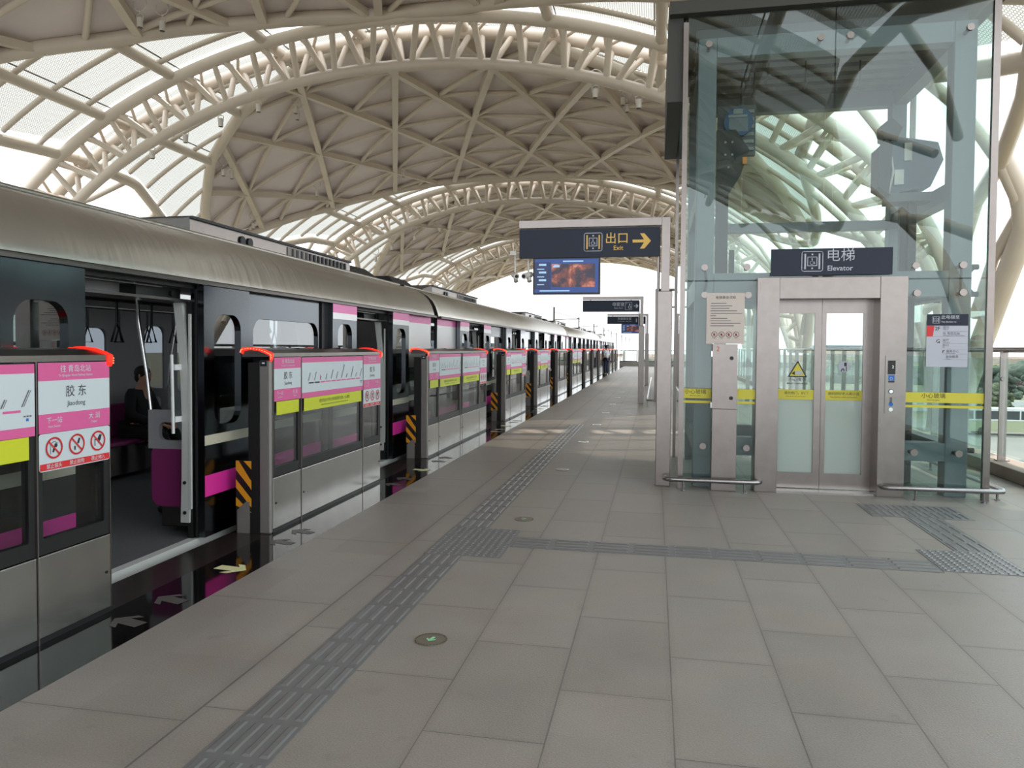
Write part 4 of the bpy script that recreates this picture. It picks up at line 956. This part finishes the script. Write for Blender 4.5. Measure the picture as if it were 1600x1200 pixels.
guard('low bent steel guard rail on the floor left of the elevator door', [(.13, 8.54, .12), (.12, 8.47, .12), (.15, 8.42, .12), (.2, 8.405, .12), (1.05, 8.405, .12), (1.10, 8.42, .12), (1.13, 8.47, .12), (1.12, 8.535, .12)], ((.324, 8.405), (.962, 8.405)), (.63, 8.4, 0))
guard('low bent steel guard rail wrapping the right corner of the elevator', [(2.36, 8.535, .12), (2.35, 8.47, .12), (2.38, 8.44, .12), (2.43, 8.425, .12), (3.42, 8.44, .12), (3.49, 8.46, .12), (3.52, 8.53, .12), (3.52, 10.9, .12)], ((2.667, 8.43), (3.31, 8.44), (3.52, 8.66), (3.52, 10.6)), (2.9, 8.43, 0))

# ------------------------------------------------------------------ overhead signs, screens, cameras
def sign_post(label, X, Y, letters, w=1.55, gold=False):
    t = thing('overhead_sign', label, 'sign', (X, Y, 0), 'blue direction signs on steel posts')
    part('lower_post', 'steel', lambda m: m.box(X - .082, X + .082, Y, Y + .17, 0, 2.2), t, .006)
    part('upper_post', 'steel', lambda m: m.box(X - .045, X + .05, Y + .03, Y + .13, 2.2, 3.035), t, .004)
    part('conduit', 'steel', lambda m: m.tube([(X - .075, Y + .1, 2.2), (X - .075, Y + .1, 2.9)], .018, 8), t)
    part('beam', 'steel', lambda m: m.box(X - 1.675, X - .045, Y + .03, Y + .13, 2.942, 3.035), t, .004)
    f = FY((X, Y + .055, 0))
    def bd(m):
        m.slab(f, -1.675, -.065, 2.60, 2.93, -.06, 0, 0); letters(m, f)
    part('sign_board', ['navy', 'gold', 'sign_grey'], bd, t)
    for u in (-1.45, -.3): part('hanger', 'steel_dark', lambda m: m.tube([(X + u, Y + .08, 2.92), (X + u, Y + .08, 2.95)], .012, 6), t)
    return t
def exit_letters(m, f):
    elevator_icon(m, f, -.815, 2.772, .205, .002, 2, 1, 2); m.text(f, '出口', -.668, 2.762, .098, .002, 1, 'l', .006); m.text(f, 'Exit', -.58, 2.677, .052, .002, 1, 'l', .008); arrow(m, f, -.265, 2.773, .205, .16, .002, 1)
SX = .10
sign_post('dark blue exit sign with yellow arrow on the steel post beside the elevator', SX, 8.64, exit_letters, gold=True)
def baby(m, f):
    m.text(f, '母婴室', -.66, 2.77, .085, .002, 2, 'c'); m.text(f, 'Baby Care', -.65, 2.69, .042, .002, 2, 'c'); m.loop(f, [(-.46, 2.66), (-.28, 2.66), (-.28, 2.87), (-.46, 2.87)], .008, .002, 2)
    m.disc(f, -.34, 2.81, .022, 0, .002, 2, 10); m.ring(f, -.34, 2.73, .035, .02, .002, 2, 12); m.disc(f, -.42, 2.835, .012, 0, .002, 2, 8); arrow(m, f, -.16, 2.765, .13, .16, .002, 2)
sign_post('dark sign with a baby care symbol and white arrow, second signpost along the platform', -.386, 21.6, baby)
def wait(m, f):
    m.text(f, '空调候车室', -.95, 2.78, .085, .002, 2, 'c'); m.text(f, 'Air-conditioned Waiting Room', -.95, 2.70, .035, .002, 2, 'c'); m.disc(f, -.45, 2.82, .02, 0, .002, 2, 8); m.slab(f, -.47, -.43, 2.68, 2.79, 0, .002, 2); arrow(m, f, -.2, 2.765, .13, .16, .002, 2)
sign_post('dark waiting room sign on the third signpost, behind the baby care sign', -.347, 32.3, wait)
def screen(label, x0, x1, z0, z1, Y):
    t = thing('display_screen', label, 'screen', ((x0 + x1) / 2, Y, z0), 'passenger information screens')
    f = FY((0, Y, 0)); part('housing', 'black', lambda m: m.slab(f, x0, x1, z0, z1, -.06, 0), t, .004)
    w, h = x1 - x0, z1 - z0
    def pic(m):
        m.slab(f, x0 + .02, x1 - .02, z0 + .02, z1 - .015, 0, .002, 0); m.slab(f, x0 + .02, x0 + w * .27, z0 + .06, z1 - .05, .002, .003, 1)
        m.slab(f, x0 + w * .28, x1 - .06, z0 + h * .2, z1 - h * .17, .002, .003, 2)
        for k in range(6): m.slab(f, x0 + .05 + (.02 if k % 2 else 0), x0 + w * (.2 if k % 2 else .17), z0 + h * (.26 + .105 * k), z0 + h * (.285 + .105 * k + (.03 if k % 2 else 0)), .003, .0035, 3)
        m.slab(f, x0 + w * .45, x0 + w * .75, z1 - .05, z1 - .035, .003, .0035, 3); m.pslab(f, [(x0 + w * .29, z1 - h * .26), (x0 + w * .30 + .02, z1 - h * .2), (x0 + w * .40, z1 - h * .2), (x0 + w * .40, z1 - h * .26)], .003, .004, 3); m.slab(f, x0 + .08, x0 + w * .55, z0 + .035, z0 + .05, .002, .003, 3)
    part('picture', ['screen_blue', 'screen_deep', 'screen_picture', 'screen_text'], pic, t)
screen('lit blue passenger information screen hanging under the exit sign', -1.412, -.63, 2.175, 2.60, 8.70)
screen('small distant information screen hanging under the waiting room sign', -1.43, -.634, 2.20, 2.60, 32.37)
for k, (x, dx) in enumerate(((-1.635, .04), (-1.475, -.035))):
    t = thing('security_camera', 'white security camera on a drop rod, %s of two left of the hanging screen' % ('left' if k == 0 else 'right'), 'security camera', (x, 8.75, 2.4), 'security cameras by the hanging screen')
    part('drop_rod', 'fixture', lambda m: (m.tube([(x, 8.75, 2.63 + (.02 if k == 0 else 0)), (x, 8.75, 2.44)], .012, 8), m.box(x - .055, x + .015, 8.72, 8.78, 2.64, 2.69) if k == 0 else None), t)
    part('camera_head', ['fixture', 'black'], lambda m: (m.tube([(x - dx * .6, 8.80, 2.42), (x + dx * 1.0, 8.64, 2.385)], .035, 14), m.tube([(x + dx, 8.64, 2.385), (x + dx * 1.02, 8.635, 2.384)], .02, 12, 1), m.tube([(x + .01, 8.74, 2.37), (x + .02, 8.72, 2.33)], .028, 12)), t)

# ------------------------------------------------------------------ right balustrade, stair enclosure, end railing
rl = thing('balustrade', 'steel and glass balustrade on the curb along the outer side of the platform', 'railing', (4.36, 11, .155))
part('handrail', 'rail_steel', lambda m: m.tube([(4.36, -6, 1.57), (4.36, YE, 1.57)], .036, 12), rl)
py = []
y = 10.6 - 1.18 * 14
while y < YE: py.append(y); y += 1.18
for y in py:
    part('post', 'steel', lambda m: (m.box(4.30, 4.39, y - .012, y + .012, .155, 1.54), m.box(4.28, 4.42, y - .05, y + .05, .155, .17), m.tube([(4.335, y - .03, 1.2), (4.335, y + .03, 1.2)], .03, 10)), rl)
    part('glass_panel', 'glass_rail', lambda m: m.box(4.34, 4.352, y + .04, y + 1.14, .22, 1.46), rl)
st = thing('stair_enclosure', 'tall glass screen around the stairwell behind the signposts', 'glass screen', (1.2, 22.4, 0))
for x, y in ((.03, 22.4), (.03, 27), (.03, 31.6), (2.6, 22.4), (2.6, 31.6)): part('post', 'steel', lambda m: m.box(x - .05, x + .05, y - .05, y + .05, 0, 3.3), st)
for y0, y1 in ((22.45, 26.95), (27.05, 31.55)): part('glass_panel', 'glass_clear', lambda m: m.box(.024, .036, y0, y1, .05, 3.2), st)
part('glass_panel', 'glass_clear', lambda m: m.box(.08, 2.55, 22.394, 22.406, .05, 3.2), st)
part('top_rail', 'steel', lambda m: (m.tube([(2.6, 22.4, 3.27), (.03, 22.4, 3.27), (.03, 31.6, 3.27), (2.6, 31.6, 3.27)], .04, 8)), st)
guard('long low steel guard rail beside the glass stair screen', [(.0, 20.1, .2), (-.16, 20.1, .2), (-.19, 20.15, .2), (-.19, 21, .2), (-.17, 36, .2)], ((-.19, 20.4), (-.18, 28), (-.17, 35.8)), (-.19, 20.1, 0))
er = thing('end_railing', 'dark framed glass railing closing off the far end of the platform', 'railing', (0, 68, 0))
part('plinth', 'concrete', lambda m: m.box(-3.13, 4.3, 67.95, 68.15, 0, .4), er)
for x0, x1 in ((-3.1, -1.56), (-1.4, .1), (.26, 1.76), (1.9, 3.4)):
    f = FY((0, 68, 0)); o = part('frame', 'black', lambda m: m.frame(f, (x0, x1, .4, 1.44), (x0 + .05, x1 - .05, .46, 1.39), .01, -.06, 0), er)
    part('glass_panel', 'glass_clear', lambda m: m.slab(f, x0 + .04, x1 - .04, .45, 1.4, -.04, -.025), o)

# ------------------------------------------------------------------ people
def skin(name, m, parent, pts, edges, rad, sub=2, root=0):
    me = bpy.data.meshes.new(name); o = V(OFF[parent.name]); me.from_pydata([tuple(V(p) - o) for p in pts], edges, []); me.materials.append(MATS[m])
    ob = bpy.data.objects.new(name, me); COL.objects.link(ob); ob.parent = parent; OFF[ob.name] = tuple(o)
    ob.modifiers.new('skin', 'SKIN'); sl = me.skin_vertices[0].data if me.skin_vertices else None
    if sl is None: bpy.context.view_layer.objects.active = ob; sl = me.skin_vertices[0].data
    for i, r in enumerate(rad): sl[i].radius = (r, r); sl[i].use_root = (i == root)
    s_ = ob.modifiers.new('sub', 'SUBSURF'); s_.levels = sub; s_.render_levels = sub
    return ob
def person(label, loc, heading, seated, cloth, shoes='cloth_grey', cap=False, short=False):
    t = thing('person', label, 'person', loc)
    c, s_ = math.cos(heading), math.sin(heading)
    T = lambda p: (loc[0] + p[0] * c - p[1] * s_, loc[1] + p[0] * s_ + p[1] * c, loc[2] + p[2])
    if seated:
        J = dict(pel=(0, 0, .53), che=(.04, 0, .84), nek=(.07, 0, 1.03), hb=(.10, 0, 1.10), hc=(.105, 0, 1.18), ht=(.085, 0, 1.26))
        leg = lambda s: [(.03, s * .10, .51), (.44, s * .13, .50), (.40, s * .13, .10), (.42, s * .13, .055), (.56, s * .15, .035)]
        arm = lambda s: [(.04, s * .17, .97), (.10, s * .26, .73), (.33, s * .13, .62), (.41, s * .09, .60)]
    else:
        J = dict(pel=(0, 0, .97), che=(.02, 0, 1.28), nek=(.0, 0, 1.47), hb=(.02, 0, 1.55), hc=(.025, 0, 1.63), ht=(.01, 0, 1.71))
        leg = lambda s: [(0, s * .09, .92), (.03, s * .10, .5), (-.01, s * .11, .09), (.01, s * .11, .05), (.14, s * .13, .035)]
        arm = lambda s: [(0, s * .18, 1.41), (-.02, s * .26, 1.13), (.12, s * .22, .95), (.18, s * .19, .90)]
    pts = [J['pel'], J['che'], J['nek'], J['hb'], J['hc'], J['ht']]; ed = [(0, 1), (1, 2), (2, 3), (3, 4), (4, 5)]; rd = [.13, .145, .055, .072, .088, .068]
    n = len(pts); hd = J['hc']; pts.append((hd[0] + .085, 0, hd[2] - .01)); ed.append((4, n)); rd.append(.016)   # nose
    fin = []
    for s in (-1, 1):
        a = arm(s); b = len(pts); pts += a; ed += [(1, b), (b, b + 1), (b + 1, b + 2), (b + 2, b + 3)]; rd += [.065, .045, .03, .034]
        l = leg(s); b2 = len(pts); pts += l; ed += [(0, b2), (b2, b2 + 1), (b2 + 1, b2 + 2), (b2 + 2, b2 + 3), (b2 + 3, b2 + 4)]; rd += [.095, .065, .045, .042, .034]
        h, w = V(a[3]), V(a[2]); d = (h - w).normalized(); sd_ = V((0, 1, 0)) * s
        for k, (off, ln) in enumerate(((-.030, .055), (-.010, .075), (.010, .08), (.028, .07), (-.045, .045))):
            base = len(pts); p1 = h + d * (.02 if k < 4 else -.02) + sd_ * off * -1; p2 = p1 + d * ln * .6 + V((0, 0, -.008)) + (sd_ * .02 if k == 4 else V((0, 0, 0))); p3 = p2 + d * ln * .4 + V((0, 0, -.022))
            pts += [tuple(p1), tuple(p2), tuple(p3)]; ed += [(b + 3, base), (base, base + 1), (base + 1, base + 2)]; rd += [.010, .009, .007]
    skin('body', 'skin', t, [T(p) for p in pts], ed, rd, 2)
    # shirt, trousers, shoes, hair
    p = [J['pel'], ((J['pel'][0] + J['che'][0]) / 2, 0, (J['pel'][2] + J['che'][2]) / 2), J['che'], (J['nek'][0] - .01, 0, J['nek'][2] - .03)]; e = [(0, 1), (1, 2), (2, 3)]; r = [.15, .155, .165, .07]
    for s in (-1, 1):
        a = arm(s); b = len(p); p += a[:2] + ([] if short else [a[2]]); e += [(2, b), (b, b + 1)] + ([] if short else [(b + 1, b + 2)]); r += [.08, .06] + ([] if short else [.043])
    skin('shirt', cloth[0], t, [T(q) for q in p], e, r, 2)
    p = [J['pel']]; e = []; r = [.155]
    for s in (-1, 1):
        l = leg(s); b = len(p); p += l[:3]; e += [(0, b), (b, b + 1), (b + 1, b + 2)]; r += [.11, .082, .062]
    skin('trousers', cloth[1], t, [T(q) for q in p], e, r, 2)
    for s in (-1, 1):
        l = leg(s); mid = tuple((V(l[3]) + V(l[4])) / 2); skin('shoe', shoes, t, [T((l[3][0] - .05, l[3][1], .05)), T((mid[0], mid[1], .05)), T((l[4][0] + .04, l[4][1], .035))], [(0, 1), (1, 2)], [.05, .052, .036], 2)
    h = J['hc']; mb = MB(); q = T((h[0] - .022, 0, h[2] + .035)); mb.ball(q, .095, 14, 9, 0, (1, .92, .9)); 
    mb.ball(T((h[0] - .05, 0, h[2] - .02)), .075, 12, 8, 0, (.8, 1, 1)); mb.build('hair', 'hair', t)
    if cap:
        mb = MB(); q = T((h[0] - .01, 0, h[2] + .085)); mb.tube([(q[0], q[1], q[2] - .03), (q[0], q[1], q[2] + .03), (q[0], q[1], q[2] + .055)], [.10, .125, .11], 16); mb.bar(T((h[0] + .05, 0, h[2] + .055)), T((h[0] + .15, 0, h[2] + .045)), .16, .01); mb.build('cap', 'cloth_navy', t)
    else:
        for s in (-1, 1): mb = MB(); mb.ball(T((h[0] - .005, s * .083, h[2] - .005)), .022, 8, 6, 0, (.6, .5, 1.2)); mb.build('ear', 'skin', t)
    mb = MB()
    for s in (-1, 1): mb.ball(T((h[0] + .071, s * .032, h[2] + .018)), .008, 8, 6)
    mb.build('eye', 'ink', t); mb = MB(); mb.bar(T((h[0] + .072, -.02, h[2] - .046)), T((h[0] + .072, .02, h[2] - .046)), .010, .007); mb.build('mouth', 'red', t)
    return t
person('guard in a white shirt, dark trousers and cap standing by the far platform gates', (-2.8, 44.3, 0), R(150), False, ('cloth_white', 'cloth_navy'), 'black', cap=True, short=True)
person('passenger in black sitting on the far bench seen through the nearest open train door', (-6.1, 7.95, .01), R(4), True, ('cloth_black', 'cloth_black'))
person('passenger behind the pink seat end panel, one dark shoe showing in the nearest train doorway', (-3.86, 6.25, .01), R(180), True, ('cloth_navy', 'cloth_black'), 'black')

# ------------------------------------------------------------------ outdoors
bus = thing('bus', 'white and pale green bus parked on the road below the platform', 'bus', (41, 103, -8.75))
def bbody(m):
    m.box(37, 49, 102, 104.5, -8.3, -6.9, 0); m.box(37, 49, 102, 104.5, -6.9, -5.75, 2); m.box(36.95, 49.05, 101.95, 104.55, -5.75, -5.45, 1)
    m.box(37, 49, 101.97, 102, -6.95, -6.8, 1); m.box(40.0, 40.2, 101.97, 102, -6.9, -5.75, 1)
    for k in range(6): m.box(38.6 + k * 1.7, 38.75 + k * 1.7, 101.96, 102, -6.9, -5.75, 1)
part('body', ['bus_lime', 'white', 'bus_glass'], bbody, bus)
for x in (39.6, 46.4):
    for y in (101.95, 104.3): part('wheel', 'rubber', lambda m: m.tube([(x, y, -8.25), (x, y + .25, -8.25)], .5, 18), bus)
part('windscreen', 'bus_glass', lambda m: m.box(36.94, 37, 102.15, 104.35, -7.4, -5.8), bus)
def tree(label, x, y, h, w, seed, m='leaf'):
    rng = random.Random(seed); t = thing('tree', label, 'tree', (x, y, -8.8), 'trees beyond the road')
    part('trunk', 'bark', lambda q: q.tube([(x, y, -8.8), (x + .1, y, -8.8 + h * .45)], [w * .05, w * .03], 7), t)
    mb = MB()
    for k in range(150):
        a = rng.uniform(0, 6.283); rr = w * .5 * math.sqrt(rng.random()); z = rng.uniform(.25, 1)
        rr *= math.sin(math.pi * min(1, .25 + z * .72)); s_ = w * rng.uniform(.04, .10)
        mb.ball((x + rr * math.cos(a), y + rr * math.sin(a), -8.8 + h * z), s_, 7, 5, 0, (1, 1, rng.uniform(.6, .95)))
    rng2 = random.Random(seed + 1); mb.v = [(a + rng2.uniform(-1, 1) * w * .02, b + rng2.uniform(-1, 1) * w * .02, c + rng2.uniform(-1, 1) * w * .02) for a, b, c in mb.v]
    mb.build('foliage', m, t)
tl = [(61, 118, 7.5, 9, 'round bushy green tree right behind the bus road, at the right edge'), (69, 128, 6, 8, 'second bushy tree behind the road, cut by the right edge'), (53, 132, 5, 6, 'small tree left of the bushy tree, over the white fence'),
      (64, 160, 7, 10, 'dark tree in the middle distance behind the steel balustrade post'), (76, 168, 7, 10, 'dark tree in the middle distance at the right edge'), (90, 178, 8, 11, 'dark tree farther right in the middle distance')]
for k, (x, y, h, w, l) in enumerate(tl): tree(l, x, y, h, w, 11 + k, 'leaf' if k < 3 else 'leaf_dark')
rng = random.Random(2); mb = MB()
for k in range(420):
    x = rng.uniform(-20, 330); y = 250 + rng.uniform(0, 50); s_ = rng.uniform(2.5, 5.0); mb.ball((x, y, -8.8 + rng.uniform(.5, 4.0)), s_, 7, 5, 0, (1.3, 1, .8))
tag(mb.build('treeline', 'leaf_dark', loc=(100, 270, -8.8)), 'long hazy belt of trees under the distant viaduct', 'treeline', kind='stuff')
vd = thing('viaduct', 'long pale viaduct crossing the horizon behind the balustrade', 'viaduct', (200, 330, -8.8))
part('deck', 'viaduct', lambda m: m.box(-60, 620, 326, 336, -3.4, -.6), vd)
for k in range(14): part('pier', 'viaduct', lambda m: m.box(-30 + k * 45, -26 + k * 45, 329, 333, -8.8, -3.4), vd)
fn = thing('fence', 'long white panel fence across the field behind the bus', 'fence', (60, 140, -8.8))
part('panel', 'white', lambda m: [m.box(38 + k * 3, 40.9 + k * 3, 138 + k * .6, 138.1 + k * .6, -8.7, -6.9) for k in range(22)], fn)
part('top_bar', 'white', lambda m: m.bar((38, 138, -6.85), (104, 151.2, -6.85), .1, .1), fn)
bd = thing('warehouse', 'long low grey-blue warehouse on the horizon seen through the elevator door', 'building', (80, 420, -8.8))
part('wall', 'viaduct', lambda m: m.box(85, 150, 420, 450, -8.8, 2.5), bd); part('roof', 'machine', lambda m: m.box(84, 151, 419, 451, 2.5, 4.2), bd)
for k, y in enumerate((75, 100, 125, 150, 175, 200, 230, 260, 300, 350)):
    t = thing('catenary_mast', 'grey overhead line mast beyond the platform end, %s in the row' % ORD[k], 'mast', (-10, y, -1.2), 'row of line masts beyond the platform')
    part('pole', 'steel_dark', lambda m: m.tube([(-10, y, -1.2), (-10, y, 5.7)], .11, 8), t); part('arm', 'steel_dark', lambda m: (m.tube([(-10, y, 4.4), (-7.4, y, 4.5)], .05, 6), m.tube([(-10, y, 5.2), (-7.4, y, 4.5)], .035, 6)), t)
pw = thing('parapet', 'long white track parapet running on beyond the platform end', 'parapet', (-2.9, 72, -1.2))
part('wall', 'white', lambda m: m.box(-3.0, -2.8, 72, 322, -1.2, 1.35), pw)
